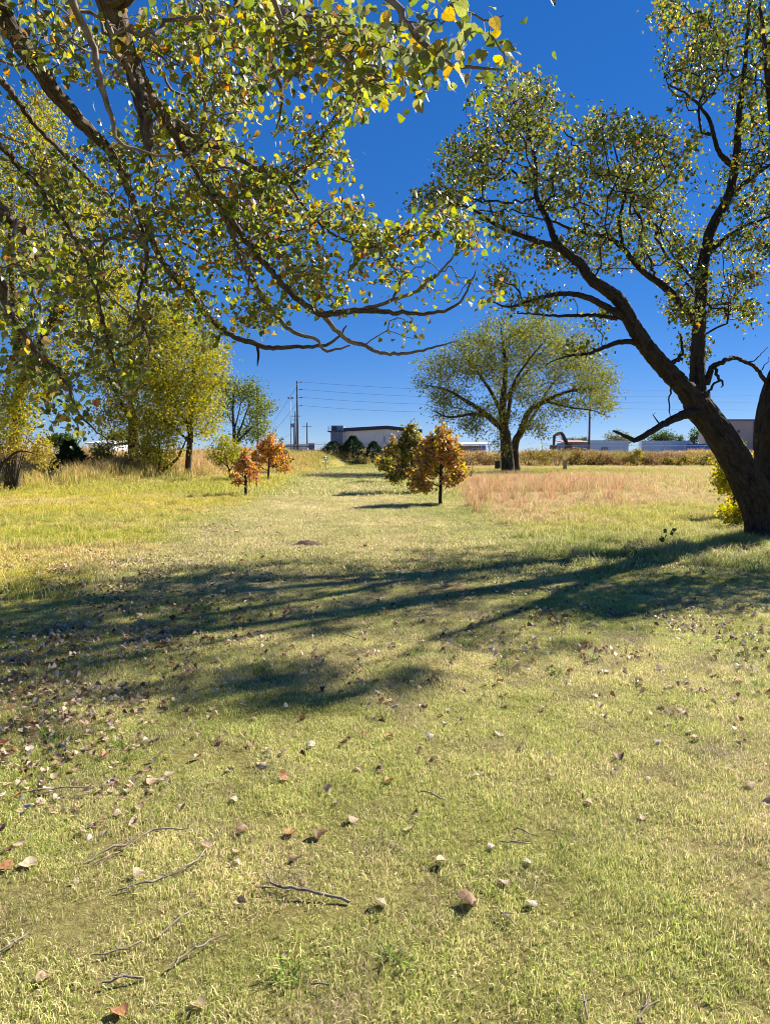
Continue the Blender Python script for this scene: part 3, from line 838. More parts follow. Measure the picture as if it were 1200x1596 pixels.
RB2 = [(1390, 40, 120, 50, 11.4, 0.9, 120), (1450, 430, 110, 110, 12.6, 2.2, 380), (1345, 400, 85, 75, 11.6, 1.4, 300)]
RB = [(a, b, c, d, e + .6, f * 1.75, g) for a, b, c, d, e, f, g in RB]
att = np.vstack([blobs(RB), blobs(RB2)])
glimbs = [(*R_limbs[k], b) for k, b in (('A', .99), ('B', .12), ('C', .3), ('C2', .2), ('D', .3), ('D2', .1), ('E', .3), ('E2', .3), ('F', .3), ('I', .2), ('J', .2), ('K', .2), ('H', .55), ('H2', .2), ('H3', .2), ('H4', .2))]
ch, pos, par, sub, n0 = grow(glimbs, att, bf=0.18, r0=0.0055, e=2.4, rmax=0.045)
under(RT, tubes_mesh('branches', ch, M_BARK, 0, 3, jit=0.3), 'branches', 'stuff')
lp = leaf_spots(pos, par, sub, n0, 19, 0.105)
yd, nd = leaf_dirs(len(lp), 0.7)
under(RT, leaves_mesh('crown', t_kite(0.12, .45), lp, yd, nd, RNG.uniform(.05, .088, len(lp)), pick_colors(len(lp), COTTON, [4, 4, 2.6, .8, .3, .4]), M_LEAF), 'crown', 'stuff')

# ------------------------------------------------------------------ overhanging cottonwood at the left, trunk just out of frame
TB = np.array([-4.6, 3.4, 0.0]); TB[2] = terrain(TB[0], TB[1])
LT = tree_root('cottonwood_tree', TB, 'near cottonwood whose leafy branches hang into the top left of the view', 'tree')
tr_pts = np.array([TB + (0, 0, -.25), TB + (0.02, 0, .3), TB + (.1, .1, 1.4), TB + (.2, .25, 2.8), TB + (.35, .5, 4.2), TB + (.3, .6, 5.6), TB + (.1, .5, 7.2), TB + (0, .3, 9.0)])
tr_rad = np.array([.62, .46, .38, .34, .28, .2, .12, .04])
def from_trunk(i, lst):
    p, r = px_path(lst)
    return np.vstack([tr_pts[i][None], p]), np.concatenate([[r[0] * 1.25], r])
OL = {}
OL['a'] = from_trunk(5, [(-70, -90, 4.7, .075), (2, 18, 4.9, .066), (58, 105, 5.2, .058), (98, 158, 5.4, .054), (140, 203, 5.6, .047), (178, 245, 5.8, .036), (215, 330, 6.1, .026), (258, 415, 6.3, .025), (294, 454, 6.4, .026), (323, 492, 6.45, .026), (345, 510, 6.5, .025), (365, 525, 6.5, .023), (395, 535, 6.5, .024), (420, 542, 6.5, .021), (458, 540, 6.5, .018), (500, 539, 6.5, .015), (528, 524, 6.5, .010), (540, 508, 6.5, .006)])
OL['b'] = from_trunk(6, [(120, -120, 4.6, .10), (168, -5, 4.9, .085), (185, 45, 5.0, .078), (203, 95, 5.2, .07), (230, 145, 5.4, .052), (262, 190, 5.6, .04), (300, 255, 5.8, .032), (345, 320, 5.9, .028), (400, 395, 6.0, .026), (453, 457, 6.0, .025), (487, 480, 6.0, .024), (507, 490, 6.0, .027), (560, 483, 5.9, .023), (607, 487, 5.8, .019), (667, 487, 5.7, .014), (710, 477, 5.6, .010), (730, 447, 5.5, .007), (742, 420, 5.5, .004)])
OL['b2'] = px_path([(203, 95, 5.2, .06), (215, 135, 5.15, .055), (226, 180, 5.1, .05), (231, 222, 5.1, .036), (234, 240, 5.1, .016), (238, 258, 5.12, .004)])
OL['c'] = px_path([(345, 320, 5.9, .03), (372, 390, 6.1, .027), (395, 435, 6.2, .025), (425, 485, 6.3, .021), (457, 517, 6.3, .018), (490, 527, 6.3, .015), (510, 547, 6.3, .012), (545, 537, 6.3, .007)])
OL['d'] = px_path([(503, 489, 6.0, .022), (522, 512, 6.05, .02), (545, 531, 6.1, .019), (568, 538, 6.1, .018), (590, 550, 6.1, .016), (633, 550, 6.0, .013), (673, 542, 5.9, .009), (717, 530, 5.8, .004)])
OL['e'] = px_path([(560, 483, 5.9, .017), (580, 479, 5.9, .016), (613, 467, 5.8, .014), (647, 453, 5.7, .012), (687, 423, 5.6, .009), (713, 387, 5.5, .006), (724, 362, 5.4, .003)])
OL['f'] = px_path([(262, 190, 5.6, .03), (330, 225, 5.9, .024), (400, 260, 6.1, .02), (460, 285, 6.2, .016), (500, 215, 6.2, .011), (540, 160, 6.2, .006)])
OL['f2'] = px_path([(440, 270, 6.15, .014), (480, 330, 6.1, .012), (530, 370, 6.0, .010), (590, 385, 5.9, .007), (650, 350, 5.8, .004)])
OL['g'] = from_trunk(5, [(70, -180, 3.2, .03), (98, -60, 3.5, .022), (112, 0, 3.6, .019), (131, 38, 3.7, .017), (149, 90, 3.75, .016), (165, 150, 3.8, .014), (178, 195, 3.85, .012), (192, 225, 3.9, .009), (260, 245, 4.0, .005)])
OL['h'] = from_trunk(4, [(-60, 290, 4.4, .05), (0, 332, 4.6, .043), (18, 347, 4.65, .038), (32, 352, 4.7, .03), (44, 372, 4.75, .02), (55, 400, 4.8, .012), (66, 430, 4.8, .005)])
OL['i'] = from_trunk(4, [(-110, 320, 4.15, .05), (-40, 385, 4.25, .042), (-4, 435, 4.35, .034), (10, 470, 4.45, .028), (21, 497, 4.5, .023), (38, 520, 4.6, .02), (57, 548, 4.7, .017), (75, 562, 4.8, .014), (105, 600, 4.9, .012), (120, 640, 5.0, .010), (140, 662, 5.1, .007), (172, 688, 5.2, .003)])
OL['j'] = from_trunk(4, [(-50, 200, 4.9, .028), (30, 260, 5.3, .02), (90, 330, 5.6, .016), (140, 420, 5.8, .013), (160, 500, 5.9, .018), (175, 560, 6.0, .012), (190, 610, 6.0, .006)])
OL['k'] = from_trunk(6, [(330, -260, 3.0, .05), (430, -90, 3.2, .03), (520, -60, 2.9, .02), (612, -2, 2.75, .013), (632, 30, 2.75, .012), (660, 68, 2.75, .011), (685, 90, 2.75, .009), (712, 101, 2.75, .007), (755, 107, 2.75, .005), (782, 105, 2.75, .0035)])
OL['k2'] = px_path([(430, -90, 3.2, .02), (425, -20, 3.3, .014), (437, 30, 3.4, .011), (470, 70, 3.5, .009), (530, 85, 3.5, .008), (570, 125, 3.5, .006), (610, 142, 3.5, .003)])
OL['k3'] = px_path([(612, -2, 2.75, .009), (630, 32, 2.85, .008), (650, 62, 2.9, .006), (668, 80, 2.9, .003)])
OL['k4'] = px_path([(520, -60, 2.9, .014), (640, -45, 2.7, .009), (715, 5, 2.7, .006), (735, 22, 2.7, .004), (765, 32, 2.7, .003), (785, 28, 2.7, .002)])
OL['l'] = from_trunk(5, [(40, -250, 4.3, .07), (250, -200, 4.5, .055), (330, -70, 4.9, .03), (380, 20, 5.2, .02), (420, 90, 5.4, .02), (440, 150, 5.5, .012), (430, 200, 5.5, .006)])
OL['m'] = px_path([(215, 330, 6.1, .02), (230, 400, 6.0, .015), (215, 470, 5.9, .011), (235, 540, 5.8, .006)])
OL['n'] = from_trunk(4, [(-60, 90, 5.4, .03), (60, 200, 6.2, .02), (150, 290, 6.8, .016), (240, 350, 7.2, .013), (320, 400, 7.4, .015), (380, 440, 7.4, .008)])
under(LT, tubes_mesh('trunk', [(tr_pts, tr_rad)], M_BARK, 0.09, 41, ds=0.06, sides=40), 'trunk')
for key, (p, r) in OL.items():
    thin = r.max() < .035
    under(LT, tubes_mesh('limb', [(p, r)], M_BARK_PALE if key[0] in 'gkcde' else M_BARK_LIMB, 0.06 if not thin else 0.03, 60 + len(key) * 9 + ord(key[0]), ds=0.035, sides=20 if not thin else 9, jit=0.14), 'limb')
# a dead stub and a strip of hanging bark
under(LT, tubes_mesh('dead_stub', [px_path([(401, 540, 6.5, .013), (403, 552, 6.5, .012), (402, 562, 6.5, .009), (401, 571, 6.5, .003)])], M_BARK, .08, 3, ds=.01, sides=7), 'dead_stub')
under(LT, tubes_mesh('dead_stub', [px_path([(22, 350, 4.62, .016), (28, 344, 4.5, .014), (20, 365, 4.45, .006)])], M_BARK_PALE, .08, 3, ds=.01, sides=7), 'dead_stub')
OB = [(60, 50, 90, 70, 5.3, 1.2, 50), (170, 70, 90, 70, 5.6, 1.2, 60), (290, 60, 80, 70, 5.6, 1.0, 75), (350, 40, 70, 60, 5.4, .8, 60), (400, 110, 50, 60, 5.5, .7, 40), (340, 150, 60, 60, 5.8, .9, 70), (260, 180, 70, 60, 5.9, 1, 60),
      (330, 240, 70, 60, 6.1, .9, 85), (380, 300, 80, 60, 6.2, .9, 95), (290, 320, 80, 60, 6.3, .9, 85), (440, 350, 70, 55, 6.2, .8, 80), (370, 390, 70, 50, 6.3, .7, 70), (480, 420, 60, 40, 6.1, .6, 50), (420, 290, 50, 40, 6.1, .6, 45),
      (470, 250, 35, 25, 6.2, .4, 18), (510, 215, 28, 28, 6.2, .3, 20), (455, 190, 22, 22, 6.2, .3, 9), (535, 255, 22, 22, 6.2, .3, 9), (545, 165, 35, 25, 6.2, .4, 18), (530, 330, 45, 35, 6.0, .5, 28), (580, 375, 50, 35, 5.9, .5, 36), (640, 360, 40, 25, 5.8, .4, 22), (700, 340, 40, 30, 5.5, .4, 22), (740, 370, 28, 22, 5.4, .3, 10),
      (600, 420, 70, 35, 5.9, .5, 22), (690, 440, 50, 40, 5.6, .5, 12), (640, 510, 60, 25, 6, .4, 7), (765, 450, 25, 20, 5.4, .3, 5), (520, 450, 50, 35, 6, .5, 26),
      (200, 250, 80, 60, 6.2, 1.1, 55), (130, 330, 90, 60, 5.9, 1.2, 60), (60, 270, 70, 60, 5.4, 1.0, 32), (210, 370, 80, 55, 6.2, 1, 65), (270, 430, 55, 40, 6.3, .7, 42), (310, 480, 45, 35, 6.4, .5, 26), (340, 530, 25, 22, 6.5, .3, 7), (410, 470, 55, 40, 6.2, .6, 30), (120, 440, 80, 50, 5.7, 1, 48), (50, 400, 60, 50, 4.9, .7, 30), (40, 490, 55, 40, 4.8, .6, 22), (160, 530, 70, 45, 5.8, .8, 40), (90, 590, 45, 40, 5.0, .5, 18), (110, 650, 35, 32, 5.0, .4, 13), (190, 590, 45, 40, 5.9, .5, 18), (30, 570, 30, 35, 4.8, .4, 8), (230, 510, 45, 40, 5.9, .6, 24),
      (395, 505, 30, 25, 6.4, .3, 9),
      (460, 40, 60, 45, 3.7, .5, 40), (540, 40, 50, 45, 3.6, .5, 36), (580, 90, 45, 40, 3.6, .4, 32), (480, 100, 35, 30, 3.8, .4, 16), (555, 135, 35, 30, 4.2, .5, 20), (640, 30, 40, 30, 2.9, .3, 10), (680, 85, 25, 22, 2.8, .2, 6), (715, 20, 35, 18, 2.7, .2, 6), (620, 130, 15, 15, 3.3, .2, 3), (420, 20, 40, 30, 4.3, .5, 25), (790, 95, 6, 8, 2.75, .05, 2), (770, 40, 10, 8, 2.7, .05, 1),
      (-60, 150, 60, 150, 5, 1.2, 50), (-80, 380, 60, 120, 4.6, .9, 40), (150, -90, 200, 70, 4.8, 1.2, 90), (400, -100, 180, 70, 4.2, 1, 70)]
att = blobs(OB, 1.15)
glimbs = [(tr_pts, tr_rad, .8)] + [(p, r, .25 if k in 'abhijlmn' else .1) for k, (p, r) in OL.items()]
ch, pos, par, sub, n0 = grow(glimbs, att, bf=0.12, r0=0.0038, e=2.4, rmax=0.022)
under(LT, tubes_mesh('branches', ch, M_BARK_PALE, 0, 3, jit=0.3), 'branches', 'stuff')
lp = leaf_spots(pos, par, sub, n0, 8.8, 0.075)
# foliage hangs thinner on the lowest twigs
qx, qy, qd = project(lp)
keep = RNG.random(len(lp)) < np.where((qy > 440) & (qx > 500), 0.55, 1.0)
lp = lp[keep]; qx, qy, qd = qx[keep], qy[keep], qd[keep]
yd, nd = leaf_dirs(len(lp), 0.9)
sz = RNG.uniform(.028, .055, len(lp))
lc = pick_colors(len(lp), [(0.12, 0.155, 0.03), (0.22, 0.245, 0.04), (0.34, 0.335, 0.05), (0.54, 0.39, 0.045), (0.46, 0.22, 0.045), (0.26, 0.16, 0.08)], [4.6, 4.5, 2.2, .9, .5, .8])
vis = (qx > -5) & (qx < 1205) & (qy > -5) & (qy < 800)
score = np.where(vis, sz / qd, 0)
order = np.argsort(-score)
big = order[:300]; rest = order[300:]
under(LT, leaves_mesh('crown', t_deltoid(.18, .2, .5), lp[rest], yd[rest], nd[rest], sz[rest], lc[rest], M_LEAF), 'crown', 'stuff')
# the leaves that show largest, one by one
LV = []
for k in range(24):
    V0, F0 = t_deltoid(RNG.uniform(.02, .5), RNG.uniform(0, .35), RNG.uniform(.55, .9))
    c = lc[big[k * 7 % 300]]
    C = np.repeat(np.append(c, 1)[None], len(V0), 0)
    C[13:, :3] = (0.35, 0.33, 0.15)
    LV.append(np_mesh('leaf', V0, F0, M_LEAF_ONE, False, {'Col': ('FLOAT_COLOR', C)}))
from mathutils import Matrix
Rf = rot_frames(yd, nd)
for n_, i in enumerate(big):
    o = bpy.data.objects.new('leaf', LV[n_ % 24])
    M = Matrix(Rf[i].tolist()).to_4x4()
    o.matrix_local = Matrix.Translation(Vector(lp[i]) - Vector(TB)) @ M @ Matrix.Scale(float(sz[i]), 4)
    link(o, LT)

# ------------------------------------------------------------------ general mid-distance tree
def make_tree(name, label, base, limbs, blob, pal, wts, size, per, spread, leafmat=M_LEAF_FAR, bark=M_BARK_FAR, cat='tree', group=None, bf=.2, r0=.012, rmax=.12, tmpl=None, hang=.5, bare=.25, maxsub=4, trunk_n=1, density=1.0):
    base = np.array(base, float)
    root = tree_root(name, base, label, cat, group)
    L = [px_path(l) for l in limbs]
    for k, (p, r) in enumerate(L):
        under(root, tubes_mesh('trunk' if k < trunk_n else 'limb', [(p, r)], bark, .06, 17 + k, ds=max(.05, r.max() * .5), sides=14 if r.max() > .12 else 8, jit=.08), 'trunk' if k < trunk_n else 'limb')
    att = blobs(blob, density)
    ch, pos, par, sub, n0 = grow([(p, r, .5 if k < trunk_n else bare) for k, (p, r) in enumerate(L)], att, bf=bf, r0=r0, rmax=rmax)
    under(root, tubes_mesh('branches', ch, bark, 0, 3, jit=.25), 'branches', 'stuff')
    lp = leaf_spots(pos, par, sub, n0, per, spread, maxsub=maxsub)
    yd, nd = leaf_dirs(len(lp), hang)
    under(root, leaves_mesh('crown', tmpl or t_kite(.12, .45), lp, yd, nd, RNG.uniform(size * .7, size * 1.25, len(lp)), pick_colors(len(lp), pal, wts), leafmat), 'crown', 'stuff')
    return root

def base_at(px, Y):
    q = P(px, 700, Y); q[2] = terrain(q[0], q[1]); return q
def py_of(px, Y, z=None):
    q = base_at(px, Y)
    if z is not None: q[2] += z
    return float(project(q)[1])

# far round-crowned cottonwood in the meadow, two trunks
YC = 60
g = py_of(791, YC)
make_tree('cottonwood_tree', 'broad round-crowned cottonwood with twin trunks standing far off in the meadow', base_at(791, YC),
    [[(791, g + 3, YC, .75), (791, g - 4, YC, .58), (790, g - 35, YC, .52), (787, g - 60, YC, .46), (783, 650, YC, .36), (785, 615, YC, .26), (788, 570, YC, .18), (783, 530, YC, .1), (780, 500, YC, .04)],
     [(803, py_of(803, YC + 2) + 2, YC + 2, .48), (802, 715, YC + 2, .38), (803, 690, YC + 2, .34), (815, 665, YC + 2, .3), (825, 640, YC + 2, .24), (850, 625, YC + 1, .18), (885, 610, YC, .12), (930, 605, YC - 1, .05)],
     [(788, 672, YC, .3), (768, 655, YC - 1, .24), (750, 640, YC - 2, .2), (722, 622, YC - 2.5, .14), (695, 607, YC - 3, .09), (665, 600, YC - 3, .04)],
     [(760, 648, YC - 1, .16), (735, 645, YC - 3, .12), (700, 650, YC - 4, .08), (675, 640, YC - 5, .03)],
     [(784, 648, YC, .2), (765, 610, YC + 1, .15), (740, 575, YC + 2, .1), (715, 545, YC + 2, .04)],
     [(786, 625, YC, .2), (812, 590, YC + 2, .14), (840, 555, YC + 3, .09), (865, 525, YC + 3, .04)],
     [(803, 690, YC + 2, .2), (830, 650, YC + 4, .15), (860, 600, YC + 5, .1), (890, 570, YC + 5, .04)],
     [(790, 660, YC, .18), (800, 600, YC - 4, .12), (825, 560, YC - 5, .07), (850, 530, YC - 5, .03)],
     [(850, 625, YC + 1, .12), (890, 635, YC - 1, .08), (925, 640, YC - 2, .04), (950, 650, YC - 2, .02)]],
    [(800, 525, 75, 42, YC, 6, 190), (745, 555, 60, 40, YC, 6, 150), (860, 540, 70, 45, YC, 6, 160), (690, 585, 45, 35, YC, 5, 95), (800, 590, 75, 40, YC, 7, 120), (905, 575, 55, 40, YC, 6, 130), (935, 605, 42, 30, YC, 5, 80),
     (700, 630, 40, 25, YC - 2, 4, 50), (735, 660, 20, 20, YC - 3, 2, 30), (770, 645, 40, 22, YC - 2, 4, 40), (840, 655, 35, 28, YC, 4, 40), (900, 630, 55, 25, YC, 4, 50), (780, 690, 14, 22, YC - 1, 1, 14), (840, 610, 60, 30, YC, 6, 60), (940, 635, 30, 20, YC, 3, 18)],
    [(0.10, 0.125, 0.03), (0.18, 0.20, 0.04), (0.31, 0.29, 0.05), (0.44, 0.34, 0.05)], [5, 4, 1.8, .5], .14, 48, .42, r0=.009, trunk_n=2, bf=.15)

# yellow-green cottonwoods on the left berm
YL = 47
def gl(px, Y=YL): return py_of(px, Y)
YELLOW = [(0.26, 0.27, 0.04), (0.36, 0.34, 0.045), (0.48, 0.40, 0.05), (0.16, 0.18, 0.035), (0.46, 0.32, 0.05)]
make_tree('cottonwood_tree', 'yellow-green cottonwood with a pale straight trunk on the berm, behind the small orange oaks', base_at(293, 46),
    [[(293, gl(293, 46) + 2, 46, .3), (293, gl(293, 46) - 15, 46, .21), (296, 690, 46, .19), (298, 650, 46, .17), (300, 600, 46, .15), (305, 550, 46, .09), (310, 510, 46, .03)],
     [(297, 670, 46, .14), (270, 620, 45, .1), (250, 570, 44, .06), (240, 530, 44, .02)], [(298, 655, 46, .12), (325, 620, 47, .08), (340, 590, 47, .03)], [(296, 690, 46, .1), (270, 665, 44, .07), (245, 650, 43, .03)]],
    [(295, 545, 60, 40, 46, 5, 170), (250, 570, 50, 45, 45, 4, 150), (300, 610, 50, 45, 45.5, 4, 170), (260, 640, 45, 40, 45, 4, 120), (315, 655, 30, 35, 45.5, 3, 60), (330, 580, 25, 40, 46, 3, 60), (270, 505, 45, 25, 46, 3, 70)],
    YELLOW, [3.2, 3.4, 2.4, 2.4, .4], .135, 40, .42, r0=.009)
make_tree('cottonwood_tree', 'yellow-green cottonwood with a dark trunk at the berm foot beside the multi-stemmed shrub', base_at(210, 48),
    [[(210, gl(210, 48) + 2, 48, .5), (210, gl(210, 48) - 10, 48, .4), (208, 690, 48, .34), (206, 640, 48, .28), (205, 580, 48, .2), (200, 530, 48, .1), (200, 490, 48, .03)],
     [(207, 660, 48, .18), (180, 610, 47, .12), (160, 570, 46, .06), (150, 540, 46, .02)], [(206, 620, 48, .16), (235, 570, 49, .1), (255, 530, 49, .04)]],
    [(210, 520, 60, 45, 48, 5, 170), (180, 580, 55, 50, 47, 4, 150), (230, 600, 45, 45, 47, 4, 120), (185, 650, 50, 40, 47, 4, 110), (225, 660, 35, 30, 46, 3, 60), (240, 480, 45, 25, 48, 3, 70), (160, 480, 50, 40, 48, 4, 80)],
    YELLOW, [3.2, 3.0, 2.0, 2.8, .4], .135, 38, .42, r0=.009)
# taller cottonwood at the far left, leaning trunk
make_tree('cottonwood_tree', 'tall yellow cottonwood at the left edge with a dark forked trunk behind the hanging branches', base_at(18, 31),
    [[(18, py_of(18, 31) + 3, 31, .34), (22, 700, 31, .25), (28, 640, 31, .22), (36, 595, 31, .20), (60, 545, 31, .16), (85, 480, 31, .12), (100, 400, 31, .1), (110, 320, 31, .05), (115, 250, 31, .02)],
     [(32, 610, 31, .2), (34, 570, 31, .18), (30, 520, 31, .15), (20, 450, 31, .11), (15, 370, 31, .07), (20, 290, 31, .03)],
     [(75, 510, 31, .12), (120, 460, 30, .08), (160, 420, 30, .04)], [(22, 460, 31, .1), (-30, 400, 31, .06), (-60, 340, 31, .03)]],
    [(60, 250, 75, 60, 31, 4, 120), (20, 330, 70, 70, 31, 4, 120), (110, 330, 60, 60, 31, 4, 110), (60, 410, 90, 55, 31, 4, 120), (150, 420, 50, 50, 30.5, 3, 80), (30, 500, 60, 45, 31, 3, 50), (120, 500, 60, 45, 30.5, 3, 65), (-60, 350, 60, 120, 31, 4, 100), (40, 640, 50, 40, 30, 2, 30), (200, 440, 35, 40, 30.5, 2, 40), (60, 180, 60, 40, 31, 3, 50), (45, 590, 55, 50, 29.5, 2, 80), (5, 650, 45, 45, 29.5, 2, 60), (80, 560, 50, 40, 30, 2, 40)],
    YELLOW, [3, 3.2, 2.4, 2, .8], .115, 36, .32, r0=.007)
# multi-stem shrub between those trunks
make_tree('multi_stemmed_shrub', 'multi-stemmed yellow shrub with a leaning bare stem between the two berm cottonwoods', base_at(252, 44.5),
    [[(250, py_of(250, 44.5) + 1, 44.5, .16), (249, 715, 44.5, .09), (247, 680, 44.5, .05), (243, 650, 44.3, .02)],
     [(252, py_of(252, 44.5), 44.5, .14), (262, 728, 44.5, .11), (275, 716, 44.4, .09), (284, 700, 44.3, .06), (292, 680, 44.2, .03)],
     [(254, py_of(254, 44.5), 44.5, .07), (258, 715, 44.4, .05), (262, 690, 44.3, .03), (262, 660, 44.2, .015)],
     [(248, py_of(248, 44.5), 44.5, .06), (236, 720, 44.3, .04), (226, 705, 44.2, .02)]],
    [(250, 690, 32, 25, 44.3, 1.6, 70), (240, 715, 30, 14, 44, 1.2, 40), (268, 665, 24, 25, 44.3, 1.4, 50)],
    [(0.24, 0.26, 0.035), (0.38, 0.36, 0.04), (0.45, 0.36, 0.05)], [3, 3, 1.5], .13, 22, .3, cat='shrub', r0=.009, trunk_n=4)
# airy elm further back with ascending bare limbs
YE = 78
make_tree('elm_tree', 'airy dark-limbed tree with spreading bare limbs beside the wooden utility pole', base_at(366, YE),
    [[(366, py_of(366, YE) + 1, YE, .30), (366, 695, YE, .24), (365, 672, YE, .18), (363, 645, YE, .13), (364, 620, YE, .08), (366, 600, YE, .03)],
     [(366, 688, YE, .14), (376, 665, YE, .10), (384, 642, YE, .07), (393, 615, YE, .03)], [(367, 692, YE, .13), (382, 676, YE, .10), (396, 664, YE, .07), (414, 655, YE, .03)],
     [(365, 672, YE, .10), (371, 648, YE, .07), (376, 625, YE, .05), (378, 605, YE, .02)], [(365, 665, YE, .08), (352, 640, YE + 1, .06), (344, 615, YE + 1, .02)]],
    [(360, 612, 26, 18, YE, 3, 70), (388, 610, 18, 20, YE, 2, 50), (405, 640, 20, 28, YE, 3, 90), (395, 668, 22, 12, YE, 2, 40), (345, 600, 18, 14, YE, 2, 40), (408, 675, 14, 10, YE, 2, 20), (380, 680, 20, 10, YE, 2, 20), (350, 640, 18, 16, YE, 2, 24)],
    [(0.10, 0.14, 0.04), (0.16, 0.19, 0.04), (0.30, 0.28, 0.05)], [4, 3, 1.4], .2, 24, .5, r0=.009)

# young oaks
OAKG = [(0.11, 0.13, 0.035), (0.36, 0.32, 0.05), (0.62, 0.42, 0.08), (0.56, 0.27, 0.10), (0.42, 0.20, 0.13)]
def oak(label, px, Y, top, halfw, pal_w, size, n, group='young oaks planted along the fairway', lean=0, low=.16, tuft=True, pal=OAKG):
    b = base_at(px, Y); g = py_of(px, Y); Hh = g - top
    lim = [[(px, g + 1, Y, .085), (px, g - Hh * .05, Y, .06), (px + lean * .3, g - Hh * .3, Y, .05), (px + lean * .6, g - Hh * .6, Y, .03), (px + lean, top + 2, Y, .006)]]
    for k in range(7):
        t = .2 + .075 * k; sgn = 1 if k % 2 else -1
        x0 = px + lean * t; L_ = halfw * (1 - t * .75) * RNG.uniform(.65, .95)
        dY = RNG.uniform(-1, 1) * halfw / FPX * Y * .7
        lim.append([(x0, g - Hh * t, Y, .025), (x0 + sgn * L_ * .5, g - Hh * (t + .06), Y + dY * .5, .016), (x0 + sgn * L_, g - Hh * (t + .17), Y + dY, .006)])
    w = halfw / FPX * Y
    bl = [(px + lean * .9, g - Hh * .83, halfw * .16, Hh * .16, Y, w * .15, n * .07), (px + lean * .8, g - Hh * .66, halfw * .3, Hh * .1, Y, w * .3, n * .08)]
    for k in range(17):
        t = .24 + .5 * (k + .5) / 17
        ex_ = halfw * (1.0 - abs(t - .36) * 1.9)
        sx = (1 if k % 2 else -1) * RNG.uniform(.15, 1) * ex_ * .9
        bl.append((px + sx + lean * t, g - Hh * (t + RNG.uniform(-.05, .05)), halfw * RNG.uniform(.18, .36), Hh * RNG.uniform(.04, .08), Y + RNG.uniform(-.7, .7) * w * ex_ / halfw, w * RNG.uniform(.18, .36), n * .052))
    return make_tree('young_oak', label, b, lim, bl, pal, pal_w, size, 12, .08 * w + .03, leafmat=M_OAK, bark=M_BARK, r0=.004, rmax=.02, tmpl=t_oak(), hang=.25, bf=.1, bare=.15, group=group)
oak('young oak in mixed orange, yellow and green leaf, nearest on the right of the fairway', 686, 22.8, 652, 50, [1.8, 1.5, 2.4, 2.4, 2.0], .11, 520, lean=3)
oak('young oak mostly dark green with yellow crown, just behind the orange one', 643, 29.5, 655, 50, [7, 2.2, 1.0, .7, .3], .12, 680, lean=-4)
oak('young brownish green oak half hidden behind the two oaks right of the fairway', 612, 41, 678, 26, [3, 1.2, 1, 1.6, .8], .14, 240)
oak('smallest reddish oak sapling with sparse leaves on the left of the fairway', 383, 27.5, 694, 23, [.3, .5, 1.4, 3, 2.2], .115, 95, lean=-1)
oak('bright orange-red oak on the left of the fairway', 418, 43, 672, 34, [.3, .5, 2.2, 3.6, 1.6], .14, 320, lean=3)
oak('dark green young oak right behind the orange-red one', 437, 57, 684, 20, [4, 2, .6, .2, 0], .2, 130, pal=[(.05, .08, .025), (.10, .14, .03), (.3, .25, .04), (.35, .15, .04), (.2, .1, .05)])
# slender yellow-green sapling left of the fairway
make_tree('sapling_tree', 'slender yellow-green sapling left of the smallest reddish oak', base_at(358, 42),
    [[(358, py_of(358, 42) + 1, 42, .07), (358, 738, 42, .05), (354, 722, 42, .04), (350, 705, 42, .025), (352, 690, 42, .01)], [(357, 735, 42, .035), (366, 722, 42, .025), (372, 705, 42, .01)], [(356, 728, 42, .03), (340, 715, 42, .02), (328, 712, 42, .008)]],
    [(352, 695, 24, 18, 42, 1, 60), (368, 712, 18, 16, 42, 1, 40), (338, 705, 18, 14, 42, .8, 28)], [(0.26, 0.27, 0.035), (0.40, 0.37, 0.04), (0.2, .2, .04)], [3, 3, 1], .11, 18, .18, r0=.005)

# ------------------------------------------------------------------ conifers and shrubs
def juniper(label, px, Y, top, halfw, n, group=None, name='juniper_bush'):
    b = base_at(px, Y); g = py_of(px, Y); Hm = (g - top) / FPX * Y; W = halfw / FPX * Y
    root = tree_root(name, b, label, 'bush', group)
    lim = np.array([b + (0, 0, -.1), b + (0, 0, Hm * .5), b + (.02, 0, Hm * .95)])
    under(root, tubes_mesh('trunk', [(lim, np.array([.09, .06, .015]))], M_BARK_FAR, .05, 3, ds=.1, sides=8), 'trunk')
    t = RNG.random(n) ** .8; a = RNG.random(n) * 6.283
    prof = W * np.where(t < .25, .8 + .8 * t, 1.0 - ((t - .25) / .75) ** 1.5 * .9) * (.62 + .75 * vnoise(a * 2.2, t * 6, int(px)))
    rr = prof * (0.55 + .5 * RNG.random(n))
    p = b + np.stack([rr * np.cos(a), rr * np.sin(a), Hm * (.03 + t * .95)], -1)
    yd = np.stack([np.cos(a), np.sin(a), .9 + .5 * RNG.random(n)], -1) + RNG.normal(0, .45, (n, 3))
    under(root, leaves_mesh('crown', t_kite(.05, .16), p, yd, RNG.normal(0, 1, (n, 3)), RNG.uniform(.16, .34, n) * (Hm / 2.2), pick_colors(n, [(.018, .04, .016), (.03, .06, .022), (.05, .085, .03)], [3, 3, 1.2]), M_NEEDLE), 'crown', 'stuff')
    return root
juniper('dark juniper bush left of the three in front of the metal building', 520, 95, 688, 20, 2600, 'junipers in front of the metal building')
juniper('tallest dark juniper with a spiky tip, middle of the three at the metal building', 550, 95, 681, 18, 2600, 'junipers in front of the metal building')
juniper('narrow dark juniper right of the three in front of the metal building', 582, 95, 689, 14, 2000, 'junipers in front of the metal building')
juniper('dark green juniper bush on the left berm under the hanging branches', 108, 43, 688, 24, 3200)

